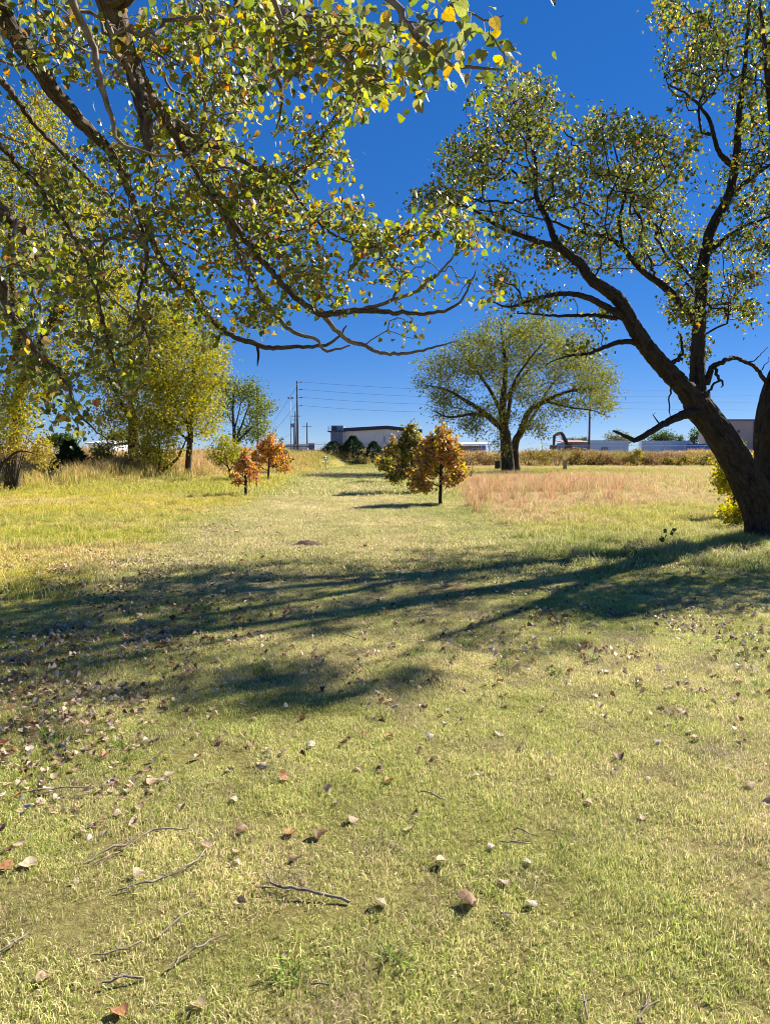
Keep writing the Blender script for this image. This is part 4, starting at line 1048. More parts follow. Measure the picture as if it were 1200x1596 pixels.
def shrub(label, px, Y, top, halfw, n, pal, wts, size=.16, group=None, stems=5, dens=1):
    b = base_at(px, Y); g = py_of(px, Y); Hp = g - top; w = halfw / FPX * Y
    lim = []
    for k in range(stems):
        dx = (k / (stems - 1) - .5) * 1.5 * halfw * RNG.uniform(.6, 1.0)
        lim.append([(px + dx * .1, g + 1, Y, .035), (px + dx * .45, g - Hp * .4, Y + RNG.uniform(-.4, .4) * w, .022), (px + dx, g - Hp * RNG.uniform(.6, .95), Y + RNG.uniform(-.7, .7) * w, .007)])
    bl = []
    for k in range(9):
        sx = RNG.uniform(-1, 1) * halfw * .95; hh_ = Hp * RNG.uniform(.2, .82) * (1 - .35 * abs(sx) / halfw)
        bl.append((px + sx, g - hh_, halfw * RNG.uniform(.18, .42), Hp * RNG.uniform(.12, .26), Y + RNG.uniform(-.8, .8) * w, w * RNG.uniform(.2, .5), n / 9))
    return make_tree('shrub', label, b, lim, bl, pal, wts, size, 15, .12 * w + .04, cat='shrub', group=group, r0=.006, rmax=.02, trunk_n=0, bare=.1, bf=.05)
BROWN = [(.17, .10, .06), (.26, .16, .08), (.22, .2, .05), (.33, .27, .06)]
GRP = 'brushy shrubs along the right berm'
brush = [('russet brush on the berm just right of the small orange oak', 728, 92, 701, 34, [4, 3, .8, .3]),
         ('brown-green brush left of the meadow cottonwood trunks', 760, 91, 698, 26, [3, 3, 1.6, .8]),
         ('green-brown brush seen right behind the meadow cottonwood trunks', 822, 90, 697, 30, [2.5, 2.5, 3, 1.2]),
         ('yellow-green shrub under the excavator arm', 868, 89, 692, 30, [1, 1.2, 4, 3]),
         ('yellow-brown shrub left of the pole before the first trailer', 902, 90, 699, 22, [2.5, 2, 2, 1.6]),
         ('small green shrub at the foot of the pole before the first trailer', 926, 90, 698, 12, [.5, 1, 4, 3]),
         ('russet brush below the first white trailer', 958, 91, 704, 26, [4, 3, .8, .4]),
         ('yellow shrub between the two white trailers', 992, 90, 697, 18, [.4, .8, 3, 4]),
         ('dark russet brush below the left half of the second trailer', 1022, 91, 704, 22, [4, 3, 1, .3]),
         ('yellow-green shrub below the right half of the second trailer', 1056, 90, 703, 18, [1, 1, 3, 3.5]),
         ('yellow-green brush left of the leaning trunk, under the blue container', 1094, 90, 702, 24, [1.5, 1.5, 3, 2.5]),
         ('brown brush on the berm between the leaning trunk and its neighbour stem', 1150, 90, 700, 34, [3, 3, 1.5, .8])]
for lb, px, Y, top, hw, wt in brush:
    shrub(lb, px, Y, top, hw, 150, BROWN, wt, .17, GRP, 6)
YS = [(.50, .44, .045), (.42, .40, .04), (.27, .29, .035), (.55, .42, .05)]
shrub('bright yellow leafy shrub growing behind the leaning trunk', 1150, 17.5, 690, 36, 330, YS, [3, 3, 2, 1], .085, None, 7)
shrub('low yellow shrub with bare side twigs against the foot of the leaning trunk', 1168, 14.4, 772, 34, 120, YS, [3, 3, 2, 1], .075, None, 6)
shrub('yellow-brown leggy shrub at the left edge below the forked cottonwood', 20, 29.5, 650, 52, 330, [(.42, .36, .06), (.32, .26, .06), (.24, .22, .05), (.3, .2, .09)], [2.5, 2.5, 2, 1.5], .10, None, 7)
shrub('olive yellow bush under the left side of the dark-trunked berm cottonwood', 172, 45, 672, 32, 150, [(.24, .25, .04), (.34, .31, .05), (.14, .15, .04)], [3, 2, 2], .13, None, 6)
shrub('rounded green-yellow bush between the dark trunk and the multi-stemmed shrub', 230, 46.5, 678, 26, 130, [(.22, .24, .04), (.32, .30, .05), (.13, .15, .04)], [3, 2, 2], .13, None, 6)
shrub('small olive shrub at the berm foot right of the pale-trunked cottonwood', 334, 54, 700, 16, 80, [(.10, .11, .04), (.2, .18, .05)], [2, 1], .13, None, 5)
shrub('tan dry bush between the second and third junipers', 567, 93, 697, 10, 60, [(.42, .33, .14), (.34, .26, .1)], [2, 1], .14, None, 5)
# dead forked bough at the left edge
q = empty('dead_bough', base_at(-8, 24)); tag(q, 'bare dark bough arching out of the grass at the left edge', 'branch')
under(q, tubes_mesh('bough', [px_path([(-12, py_of(-12, 24), 24, .07), (0, 733, 24, .055), (12, 715, 24, .045), (28, 704, 24, .035), (44, 704, 24, .02), (58, 709, 24, .008)]), px_path([(10, 718, 24, .03), (26, 712, 23.8, .018), (40, 716, 23.7, .006)])], M_BARK, .06, 4, ds=.06, sides=8, jit=.1), 'bough')
# thin weed sapling in the tall grass under the leaning tree
wb = base_at(1047, 10.6)
q = empty('weed_sapling', wb); tag(q, 'thin weedy sapling with a few dark leaves in the grass below the leaning tree', 'sapling')
st = [px_path([(1050, py_of(1050, 10.6) + 2, 10.6, .006), (1042, 880, 10.6, .005), (1036, 855, 10.6, .004), (1030, 832, 10.6, .002)]), px_path([(1037, 858, 10.6, .003), (1036, 838, 10.6, .0025), (1040, 822, 10.6, .0015)]), px_path([(1030, 845, 10.6, .003), (1048, 836, 10.5, .0025), (1064, 828, 10.4, .001)]), px_path([(1046, 892, 10.6, .003), (1052, 876, 10.6, .002), (1050, 866, 10.6, .001)])]
under(q, tubes_mesh('stem', st, M_BARK_PALE, 0, 2, ds=.03, sides=5, jit=.2), 'stem')
lq = np.vstack([P(1038 + RNG.normal(0, 4, 9), 828 + RNG.normal(0, 4, 9), 10.6), P(1026 + RNG.normal(0, 3, 6), 838 + RNG.normal(0, 4, 6), 10.6), P(1048 + RNG.normal(0, 5, 8), 875 + RNG.normal(0, 8, 8), 10.6)])
yd, nd = leaf_dirs(len(lq), .3)
under(q, leaves_mesh('leaf_cluster', t_deltoid(.1, .1, .3), lq, yd, nd, RNG.uniform(.05, .08, len(lq)), pick_colors(len(lq), [(.07, .11, .03), (.12, .15, .03)], [2, 1]), M_LEAF), 'leaf_cluster', 'stuff')

# ================================================================== FAR YARD: buildings, trailers, poles, fence
M_CREAM = plain('cream_metal', (.80, .78, .70), .5, .0, .06, .6)
M_NAVY = plain('navy_trim', (.03, .035, .075), .45, 0, .1)
M_BLUEGREY = plain('bluegrey_metal', (.16, .21, .31), .5, 0, .1, .8)
M_GLASS = plain('dark_glass', (.02, .025, .035), .15, 0, .1, 2, .6)
M_WHITE = plain('white_paint', (.72, .72, .72), .45, 0, .07, 1.2)
M_TRAILER = plain('trailer_white', (.66, .76, .86), .4, 0, .06, .5)
M_STEEL = plain('galvanised_steel', (.38, .39, .40), .4, .6, .12, 6)
M_DARKSTEEL = plain('dark_steel', (.04, .04, .045), .5, .2, .2, 4)
M_RUBBER = plain('rubber', (.02, .02, .02), .8, 0, .2, 8)
M_POLE = plain('weathered_pole', (.075, .05, .038), .85, 0, .3, 6)
M_TANWALL = plain('tan_stucco', (.50, .38, .33), .8, 0, .06, .5)
M_BLUE = plain('blue_container', (.08, .2, .5), .5, 0, .1, 1)
M_RUST = plain('rusty_red', (.22, .08, .05), .7, 0, .3, 3)
M_YELLOW = plain('machine_yellow', (.28, .17, .05), .5, 0, .25, 3)
M_POST = plain('grey_wood', (.28, .24, .2), .85, 0, .3, 9)
M_BLACK = plain('black_plastic', (.012, .012, .013), .5, 0, .2, 5)
M_PALLET = plain('pallet_wood', (.3, .2, .12), .8, 0, .3, 5)
M_ROOFW = plain('pale_roof', (.6, .58, .58), .5, 0, .08, .6)

def wz(py, Y): return float(P(600, py, Y)[2])
def wx(px, Y): return float(P(px, 700, Y)[0])

def ribbed(mb, x0, x1, y, z0, ztop, step=.3, d=.04):
    """vertical ribbed sheet facing -y; ztop(x) gives the top edge"""
    xs = []
    x = x0
    while x < x1 - 1e-6:
        for a, dd in ((0, 0), (.72, 0), (.78, -d), (.94, -d)):
            q = x + a * step
            if q < x1: xs.append((q, dd))
        x += step
    xs.append((x1, 0))
    v = [(a, y + b, z0) for a, b in xs] + [(a, y + b, ztop(a)) for a, b in xs]
    n = len(xs)
    mb.add(v, [(i, i + 1, n + i + 1, n + i) for i in range(n - 1)])
    return mb

# cream metal building with the blue-grey annex
Yb = 130
bx0, bx1 = wx(535.5, Yb), wx(654, Yb); zr = wz(664.5, Yb); ze0, ze1 = wz(668.5, Yb), wz(670.5, Yb); xr = wx(603, Yb)
mbld = empty('metal_building', (xr, Yb, YARD)); tag(mbld, 'long cream metal building with navy roof trim behind the three junipers', 'building')
top = lambda x: ze0 + (zr - ze0) * (x - bx0) / (xr - bx0) if x < xr else ze1 + (zr - ze1) * (bx1 - x) / (bx1 - xr)
loc = lambda mb: setattr(mb, 'v', [(a - xr, b - Yb, c - YARD) for a, b, c in mb.v]) or mb
mb = MB(); ribbed(mb, bx0, bx1, Yb, YARD - .5, top)
mb.add([(bx0, Yb, YARD - .5), (bx0, Yb + 30, YARD - .5), (bx0, Yb + 30, ze0), (bx0, Yb, ze0)], [(0, 1, 2, 3)])
mb.add([(bx1, Yb, YARD - .5), (bx1, Yb + 30, YARD - .5), (bx1, Yb + 30, ze1), (bx1, Yb, ze1)], [(3, 2, 1, 0)])
loc(mb).build('wall', M_CREAM, mbld)
mb = MB()
for xa, xb, za, zb in ((bx0 - .4, xr, ze0, zr), (xr, bx1 + .4, zr, ze1)):
    mb.add([(xa, Yb - .4, za + .03), (xb, Yb - .4, zb + .03), (xb, Yb + 30.4, zb + .03), (xa, Yb + 30.4, za + .03), (xa, Yb - .4, za + .12), (xb, Yb - .4, zb + .12), (xb, Yb + 30.4, zb + .12), (xa, Yb + 30.4, za + .12)], [(0, 3, 2, 1), (4, 5, 6, 7), (0, 1, 5, 4), (2, 3, 7, 6), (1, 2, 6, 5), (3, 0, 4, 7)])
roof = loc(mb).build('roof', M_NAVY, mbld)
mb = MB()
for xa, xb, za, zb in ((bx0 - .42, xr, ze0, zr), (xr, bx1 + .42, zr, ze1)):
    mb.add([(xa, Yb - .45, za - .5), (xb, Yb - .45, zb - .5), (xb, Yb - .45, zb + .14), (xa, Yb - .45, za + .14), (xa, Yb - .1, za - .5), (xb, Yb - .1, zb - .5), (xb, Yb - .1, zb + .14), (xa, Yb - .1, za + .14)], [(0, 1, 2, 3), (5, 4, 7, 6), (0, 4, 5, 1), (3, 2, 6, 7)])
loc(mb).build('fascia', M_NAVY, mbld)
loc(MB().box(bx1 - .12, bx1 + .12, Yb - .2, Yb - .05, YARD, ze1 - .4)).build('downpipe', M_CREAM, mbld)
ax0, ax1 = wx(515.5, Yb - 1), wx(535.2, Yb - 1); az = wz(663, Yb - 1); am = wz(672.5, Yb - 1)
mb = MB(); ribbed(mb, ax0, ax1, Yb - 1, YARD - .5, lambda x: am); mb.add([(ax0, Yb - 1, YARD - .5), (ax0, Yb + 6, YARD - .5), (ax0, Yb + 6, am), (ax0, Yb - 1, am)], [(0, 1, 2, 3)])
ann = loc(mb).build('annex_wall', M_BLUEGREY, mbld)
pent = loc(MB().box(ax0 + .1, ax1 - .02, Yb - .9, Yb + 5, am + .12, az)).build('annex_cab', M_BLUEGREY, mbld)
loc(MB().box(wx(510.5, Yb - 1), ax1 + .1, Yb - 1.5, Yb + 5, am, am + .12)).build('platform', M_NAVY, mbld)
for pa in (517.5, 521.5):
    w_ = loc(MB().box(wx(pa, Yb - 1), wx(pa + 3.4, Yb - 1), Yb - .96, Yb - .905, wz(670, Yb - 1), wz(664.5, Yb - 1))).build('window', M_GLASS, mbld)
mb = MB()
for pa in (511, 513, 515.3):
    mb.tube((wx(pa, Yb - 1), Yb - 1.4, am + .1), (wx(pa, Yb - 1), Yb - 1.4, wz(665.5, Yb)), .03, n=6)
for pz in (665.5, 668.5): mb.tube((wx(511, Yb - 1), Yb - 1.4, wz(pz, Yb)), (wx(515.4, Yb - 1), Yb - 1.4, wz(pz, Yb)), .03, n=6)
loc(mb).build('railing', M_STEEL, mbld)
sgn = loc(MB().box(wx(600, Yb), wx(612.5, Yb), Yb - .35, Yb - .12, wz(691, Yb), wz(680, Yb))).build('wall_panel', M_WHITE, mbld)
sgn['label'] = 'pale lilac-white square panel mounted on the wall'
loc(MB().box(wx(598.8, Yb), wx(599.9, Yb), Yb - .3, Yb - .12, wz(689, Yb), wz(680.6, Yb))).build('panel_edge', M_NAVY, mbld)

# tan building at the right
Yt = 185
tx0, tx1 = wx(1104, Yt), wx(1262, Yt); zt = wz(655.5, Yt)
tb_ = empty('tan_building', ((tx0 + tx1) / 2, Yt, YARD)); tag(tb_, 'tall tan building with blue roof edge seen between the trunks at right', 'building')
def lt(mb): mb.v = [(a - tb_.location.x, b - Yt, c - YARD) for a, b, c in mb.v]; return mb
xm = wx(1128, Yt)
topt = lambda x: zt - max(0, (xm - x)) * .10
mb = MB(); n = 7
ribbed(mb, tx0, wx(1173.5, Yt), Yt, YARD - .5, topt, .9, .03)
mb.add([(tx0, Yt, YARD - .5), (tx0, Yt + 6, YARD - .5), (tx0, Yt + 6, topt(tx0)), (tx0, Yt, topt(tx0))], [(0, 1, 2, 3)])
ribbed(mb, wx(1174.5, Yt), tx1, Yt + 1.2, YARD - .5, lambda x: zt, .9, .03)
lt(mb).build('wall', M_TANWALL, tb_)
mb = MB()
mb.add([(tx0 - .3, Yt - .4, topt(tx0)), (xm, Yt - .4, zt), (tx1, Yt - .4, zt), (tx1, Yt + 6, zt), (xm, Yt + 6, zt), (tx0 - .3, Yt + 6, topt(tx0)),
        (tx0 - .3, Yt - .4, topt(tx0) + .3), (xm, Yt - .4, zt + .35), (tx1, Yt - .4, zt + .35), (tx1, Yt + 6, zt + .35), (xm, Yt + 6, zt + .35), (tx0 - .3, Yt + 6, topt(tx0) + .3)],
       [(0, 1, 7, 6), (1, 2, 8, 7), (6, 7, 10, 11), (7, 8, 9, 10), (0, 6, 11, 5), (5, 4, 1, 0), (4, 3, 2, 1)])
lt(mb).build('roof', plain('blue_roof', (.08, .12, .25), .5), tb_)
wn_ = lt(MB().box(wx(1148.2, Yt), wx(1151.6, Yt), Yt - .06, Yt + .05, wz(674, Yt), wz(670, Yt))).build('window', M_GLASS, tb_)
lt(MB().box(wx(1173, Yt), wx(1174.2, Yt), Yt - .25, Yt - .05, YARD - .4, zt - .2)).build('downpipe', M_NAVY, tb_)

# semi trailers
def trailer(label, p0, p1, top, Y, doorpx=None, group='white box trailers parked beyond the berm'):
    x0, x1 = wx(p0, Y), wx(p1, Y); zt = wz(top, Y); zb = YARD + 1.15
    r = empty('box_trailer', ((x0 + x1) / 2, Y, YARD)); tag(r, label, 'trailer', group)
    def l(mb): mb.v = [(a - r.location.x, b - Y, c - YARD) for a, b, c in mb.v]; return mb
    mb = MB(); mb.box(x0, x1, Y, Y + 2.6, zb, zt); l(mb).build('box', M_TRAILER, r, bevel=.05)
    nrib = 11
    for k in range(1, nrib):
        x = x0 + (x1 - x0) * k / nrib
        l(MB().box(x - .04, x + .04, Y - .035, Y - .001, zb + .12, zt - .12)).build('side_rib', M_TRAILER, r)
    l(MB().box(x0 - .02, x1 + .02, Y - .05, Y - .002, zt - .12, zt + .03)).build('top_rail', M_STEEL, r)
    l(MB().box(x0 - .02, x1 + .02, Y - .05, Y - .002, zb - .02, zb + .12)).build('bottom_rail', M_STEEL, r)
    l(MB().box(x1 - .18, x1 + .03, Y - .06, Y - .003, zb, zt + .02)).build('corner_post', M_WHITE, r)
    for k, xx in enumerate((x1 - 1.2, x1 - 2.5)):
        w = l(MB().tube((xx, Y + .05, YARD + .5), (xx, Y + .35, YARD + .5), .5, n=18)).build('wheel', M_RUBBER, r)
        l(MB().tube((xx, Y + .03, YARD + .5), (xx, Y + .049, YARD + .5), .26, n=14)).build('rim', M_STEEL, w)
        w.parent = r
    l(MB().box(x0 + 2.2, x0 + 2.4, Y + .3, Y + .5, YARD, zb)).build('landing_leg', M_DARKSTEEL, r)
    if doorpx:
        d = l(MB().box(wx(doorpx[0], Y), wx(doorpx[1], Y), Y - .07, Y - .04, wz(704, Y), wz(697, Y))).build('side_door', plain('door_dark', (.1, .13, .2)), r)
        mb = MB(); mb.tube((wx(doorpx[0], Y) + .1, Y - .09, wz(703.5, Y)), (wx(doorpx[1], Y) - .1, Y - .09, wz(697.5, Y)), .05, n=6); l(mb).build('brace', M_TRAILER, d)
    return r
trailer('white box trailer with a dark square side hatch, left of the pair', 914, 979, 686.3, 190, (937, 947))
trailer('longer white box trailer under the green far trees, right of the pair', 1000, 1075, 686.8, 188)
# blue container
Yk = 182
bc = empty('blue_container', (wx(1091, Yk), Yk, YARD)); tag(bc, 'low blue container between the second trailer and the leaning trunk', 'container')
cxk = bc.location.x; hw = wx(1106, Yk) - cxk; hz = wz(691.5, Yk) - YARD
bb = MB(); ribbed(bb, -hw, hw, 0, .1, lambda x: hz, .4, .05); bb.box(-hw, hw, .01, 2.5, .1, hz); bb.build('shell', M_BLUE, bc)
for sx in (-hw, hw - .15): MB().box(sx, sx + .15, -.09, -.055, .05, hz + .05).build('corner_post', M_BLUE, bc)

# pickups and cars glimpsed over the berm
def vehicle(label, px, Y, mat, pickup=True, flip=1, cat='pickup'):
    r = empty('pickup_truck' if pickup else 'parked_car', (wx(px, Y), Y, YARD)); tag(r, label, cat)
    s = flip
    def prof(pts): 
        q = [(s * a, b) for a, b in pts]
        return q if s > 0 else q[::-1]
    body = [(-2.6, .45), (2.6, .45), (2.65, .95), (2.5, 1.1), (1.2, 1.18), (-2.6, 1.15)] if pickup else [(-2.2, .35), (2.2, .35), (2.25, .75), (2.0, .95), (-2.1, 1.0)]
    cab = [(-.7, 1.15), (1.3, 1.17), (.75, 1.82), (-.55, 1.85)] if pickup else [(-1.7, .98), (1.2, .95), (.5, 1.45), (-1.1, 1.45)]
    MB().prism_y(prof(body), -.95, .95).build('body', mat, r, bevel=.06)
    cb = MB().prism_y(prof(cab), -.82, .82).build('cab', mat, r, bevel=.05)
    gz = [(cab[0][0] + .15, cab[0][1] + .06), (cab[1][0] - .2, cab[1][1] + .06), (cab[2][0] - .05, cab[2][1] - .1), (cab[3][0] + .08, cab[3][1] - .1)]
    MB().prism_y(prof(gz), -.835, -.825).build('window', M_GLASS, r)
    for xx in (-1.65, 1.65):
        w = MB().tube((xx, -1.0, .38), (xx, -.75, .38), .38, n=18).build('wheel', M_RUBBER, r)
        MB().tube((xx, -1.02, .38), (xx, -1.001, .38), .2, n=12).build('rim', M_STEEL, w)
    MB().box(s * 2.5 - .08, s * 2.5 + .1, -.9, -.6, .75, .95).build('headlight', M_WHITE, r)
    return r
vehicle('white pickup left of the pole in front of the low shed', 893, 150, M_WHITE)
vehicle('white van-like pickup right beside the pole by the first trailer', 908, 152, M_WHITE, flip=-1)
vehicle('dark car parked at the fence left of the junipers', 497, 136, M_DARKSTEEL, False, 1, 'car')
vehicle('dark red car near the tall pole foot', 471, 134, M_RUST, False, -1, 'car')
vehicle('dark pickup parked left of the annex', 508, 138, M_DARKSTEEL, True, 1)
vehicle('dark car under the long open shed', 712, 150, M_DARKSTEEL, False, 1, 'car')
vehicle('pale blue pickup under the right end of the open shed', 742, 148, M_BLUEGREY, True, -1)

# low sheds
def shed(label, p0, p1, Y, ytop, ybase_wall, wall, roofm, posts=0, ov=.4):
    x0, x1 = wx(p0, Y), wx(p1, Y); zt = wz(ytop, Y)
    r = empty('low_shed', ((x0 + x1) / 2, Y, YARD)); tag(r, label, 'shed')
    h = zt - YARD; hw = (x1 - x0) / 2
    if wall is not None:
        b = MB(); ribbed(b, -hw, hw, 0, -.3, lambda x: h - .25, .5, .04); b.box(-hw, hw, .01, 7, -.3, h - .25); b.build('wall', wall, r)
    else:
        MB().box(-hw, hw, 6, 6.15, -.3, h - .25).build('back_wall', M_POST, r)
    b = MB(); b.add([(-hw - ov, -ov, h - .2), (hw + ov, -ov, h - .2), (hw + ov, 7 + ov, h + .35), (-hw - ov, 7 + ov, h + .35), (-hw - ov, -ov, h - .02), (hw + ov, -ov, h - .02), (hw + ov, 7 + ov, h + .5), (-hw - ov, 7 + ov, h + .5)],
                    [(0, 3, 2, 1), (4, 5, 6, 7), (0, 1, 5, 4), (1, 2, 6, 5), (2, 3, 7, 6), (3, 0, 4, 7)]).build('roof', roofm, r)
    for k in range(posts):
        x = -hw + 2 * hw * k / (posts - 1)
        MB().box(x - .1, x + .1, -.05, .15, -.3, h - .22).build('post', M_POST, r)
    return r
shed('long open shed with a pale pinkish roof left of the meadow cottonwood', 672, 763, 155, 692, 0, None, M_ROOFW, 7)
shed('low blue-walled shed with a reddish roof left of the first trailer', 879, 916, 165, 688.5, 0, M_BLUEGREY, plain('red_roof', (.32, .14, .1)), 0)
shed('low white shed with a dark roof behind the tall pole', 445, 480, 160, 695, 0, M_WHITE, M_NAVY, 0)
shed('grey-roofed white shed glimpsed over the left berm', 138, 176, 110, 690, 0, M_WHITE, M_ROOFW, 0)
for k, (pa, pb, pt, mt, lb) in enumerate(((700, 709, 694.5, M_PALLET, 'brown stack of pallets under the left of the open shed'), (722, 731, 695, M_PALLET, 'brown stack of pallets in the middle of the open shed'), (750, 757, 694, M_BLUE, 'blue crate stack under the right of the open shed'))):
    Yp = 153; xx = (wx(pa, Yp) + wx(pb, Yp)) / 2; w_ = (wx(pb, Yp) - wx(pa, Yp)) / 2; h = wz(pt, Yp) - YARD
    r = empty('pallet_stack', (xx, Yp, YARD)); tag(r, lb, 'pallets')
    nl = int(h / .3)
    for j in range(nl): MB().box(-w_, w_, -.5, .5, j * .3 + .03, j * .3 + .25).build('pallet', mt, r)
# grey-blue storage box
r = empty('storage_container', (wx(485.5, 140), 140, YARD)); tag(r, 'grey-blue storage container right of the pole with a crossarm', 'container')
b = MB(); ribbed(b, -.6, .6, -.01, 0, lambda x: wz(691, 140) - YARD, .2, .03); b.box(-.6, .6, 0, 2.4, 0, wz(691, 140) - YARD); b.build('shell', M_BLUEGREY, r); MB().box(-.62, .62, -.06, -.045, wz(691, 140) - YARD - .1, wz(691, 140) - YARD + .03).build('top_rail', M_STEEL, r)

# excavator with raised arm
Yx = 118
ex = empty('excavator', (wx(889, Yx), Yx, YARD)); tag(ex, 'weathered excavator with a bent raised arm above the yellow-green shrub', 'excavator')
def rel(px, py): return (wx(px, Yx) - ex.location.x, 0, wz(py, Yx) - YARD)
MB().prism_y([(-1.7, .1), (-1.4, 0), (1.4, 0), (1.7, .1), (1.85, .45), (1.6, .8), (-1.6, .8), (-1.85, .45)], -1.2, -.7).build('track', M_RUBBER, ex)
MB().prism_y([(-1.7, .1), (-1.4, 0), (1.4, 0), (1.7, .1), (1.85, .45), (1.6, .8), (-1.6, .8), (-1.85, .45)], .7, 1.2).build('track', M_RUBBER, ex)
MB().prism_y([(-1.2, .9), (1.9, .9), (1.9, 1.6), (.6, 1.75), (-1.2, 1.6)], -1.1, 1.1).build('body', M_YELLOW, ex, bevel=.06)
cbx = MB().prism_y([(-1.2, 1.5), (.1, 1.5), (.05, 2.3), (-.9, 2.3)], -1.05, -.1).build('cab', M_DARKSTEEL, ex, bevel=.05)
def arm(name, pts, wd, mat):
    b = MB(); n = len(pts)
    up, dn = [], []
    for i, (p, h) in enumerate(pts):
        a = Vector(pts[max(i - 1, 0)][0]); c = Vector(pts[min(i + 1, n - 1)][0]); t = (c - a).normalized(); nn = Vector((-t.z, 0, t.x))
        up.append(Vector(p) + nn * h); dn.append(Vector(p) - nn * h)
    prof = [(q.x, q.z) for q in up] + [(q.x, q.z) for q in dn[::-1]]
    b.prism_y(prof, -wd, wd)
    return b.build(name, mat, ex)
arm('boom', [(rel(885.5, 699), .2), (rel(881, 687), .28), (rel(876.5, 678), .26), (rel(873.5, 674), .18)], .2, M_DARKSTEEL)
arm('stick', [(rel(874.5, 674.5), .2), (rel(869, 676), .28), (rel(864, 678.5), .2)], .16, M_YELLOW)
arm('bucket_arm', [(rel(863.5, 677.5), .2), (rel(863, 688), .18), (rel(863, 695), .14)], .15, M_DARKSTEEL)
MB().tube(rel(877, 686), rel(870, 678), .06, n=8).build('hydraulic_ram', M_STEEL, ex)
bk = rel(863, 696)
MB().prism_y([(bk[0] - .5, bk[2] + .3), (bk[0] + .4, bk[2] + .25), (bk[0] + .3, bk[2] - .5), (bk[0] - .2, bk[2] - .75), (bk[0] - .65, bk[2] - .3)], -.5, .5).build('bucket', M_RUST, ex)

# chain-link fence with barbed wire on top of the berm
def fence(label, p0, p1, Y, ytop):
    x0, x1 = wx(p0, Y), wx(p1, Y); zt = wz(ytop, Y)
    r = empty('chain_link_fence', (x0, Y, float(terrain(x0, Y)))); tag(r, label, 'fence')
    z0 = r.location.z; nn = max(2, int(round((x1 - x0) / 3.0)))
    for k in range(nn + 1):
        x = (x1 - x0) * k / nn; zg = float(terrain(x0 + x, Y)) - z0 - .1
        po = MB().tube((x, 0, zg), (x, 0, zt - z0), .035, n=8).build('post', M_STEEL, r)
        MB().tube((x, 0, zt - z0), (x + .02, -.3, zt - z0 + .32), .018, n=6).build('outrigger', M_STEEL, po)
    MB().tube((0, 0, zt - z0), (x1 - x0, 0, zt - z0), .024, n=6).build('top_rail', M_STEEL, r)
    for k in range(3):
        MB().tube((0, -.1 * (k + 1), zt - z0 + .107 * (k + 1)), (x1 - x0, -.1 * (k + 1), zt - z0 + .107 * (k + 1)), .006, n=4).build('barbed_wire', M_DARKSTEEL, r)
    # woven wire mesh
    b = MB(); h = zt - z0 + .1; s = .16; L_ = x1 - x0; w = .0035
    vs, fs = [], []
    k = -int(h / s)
    while k * s < L_:
        for sg in (1, -1):
            xa, xb = (k * s, k * s + h) if sg > 0 else (k * s + h, k * s)
            za, zb = -.1, h - .1
            if min(xa, xb) >= 0 and max(xa, xb) <= L_:
                n0 = len(vs); vs += [(xa - w, .03 * sg * .2, za), (xa + w, .03 * sg * .2, za), (xb + w, .03 * sg * .2, zb), (xb - w, .03 * sg * .2, zb)]; fs.append((n0, n0 + 1, n0 + 2, n0 + 3))
        k += 1
    b.add(vs, fs); m_ = b.build('wire_mesh', M_STEEL, r); m_['kind'] = 'stuff'
fence('chain-link fence with barbed wire in front of the white trailers', 845, 1130, 104, 694.5)
fence('chain-link fence running past the metal building and the junipers', 440, 640, 106, 692.5)

# utility poles and wires
def upole(label, px, Y, ytop, rad, arms=(), pins=(), mat=M_POLE, transformer=None, name='utility_pole'):
    x = wx(px, Y); zg = float(terrain(x, Y)); zt = wz(ytop, Y)
    r = empty(name, (x, Y, zg)); tag(r, label, 'pole')
    MB().tube((0, 0, -.3), (0, 0, zt - zg), rad, rad * .68, 14).build('pole', mat, r, True)
    sc = Y / FPX
    for (yy, a, b) in arms:
        z = wz(yy, Y) - zg
        am_ = MB().box((a - px) * sc, (b - px) * sc, -rad - .08, -rad + .03, z - .06, z + .06).build('crossarm', mat, r)
        for q in (a, (a + b) / 2 + 1.2, b):
            xx = (q - px) * sc * .95
            MB().tube((xx, -rad - .02, z + .06), (xx, -rad - .02, z + .22), .05, .03, 8).build('insulator', M_STEEL, am_)
    for yy in pins:
        z = wz(yy, Y) - zg
        bk_ = MB().tube((0, 0, z), (.55, 0, z + .02), .035, .03, 6).build('standoff', M_STEEL, r)
        MB().tube((.42, 0, z + .01), (.75, 0, z + .02), .07, .06, 8).build('insulator', M_DARKSTEEL, bk_)
    if transformer:
        z = wz(transformer, Y) - zg
        MB().tube((-.35, 0, z - .4), (-.35, 0, z + .4), .25, n=14).build('transformer', M_STEEL, r, True)
    return r
YP = 110
PINS = (595.5, 607.2, 619.6, 632.4)
upole('tallest wooden utility pole with four standoff insulators', 464, YP, 593.5, .17, pins=PINS)
upole('wooden utility pole rising behind the orange-red oak', 402, 92, 602, .15, pins=(616,))
upole('slim wooden pole with a long crossarm left of the tallest pole', 460.8, 165, 641, .2, arms=((648.5, 452.8, 469.2), (654.5, 456.5, 464)))
upole('short wooden pole with a transformer can, behind the crossarm pole', 458.6, 150, 659, .15, transformer=663)
upole('small wooden pole with a single crossarm left of the metal building', 478.8, 185, 658.5, .2, arms=((665, 472, 485.5),))
upole('wooden pole in front of the first white trailer, its top in the cottonwood crown', 917.8, 107, 606, .17, pins=(609, 618, 627, 636))
upole('wooden pole of the same line off beyond the right trunk', 1390, 115, 590, .17, pins=(595, 605, 617, 629))
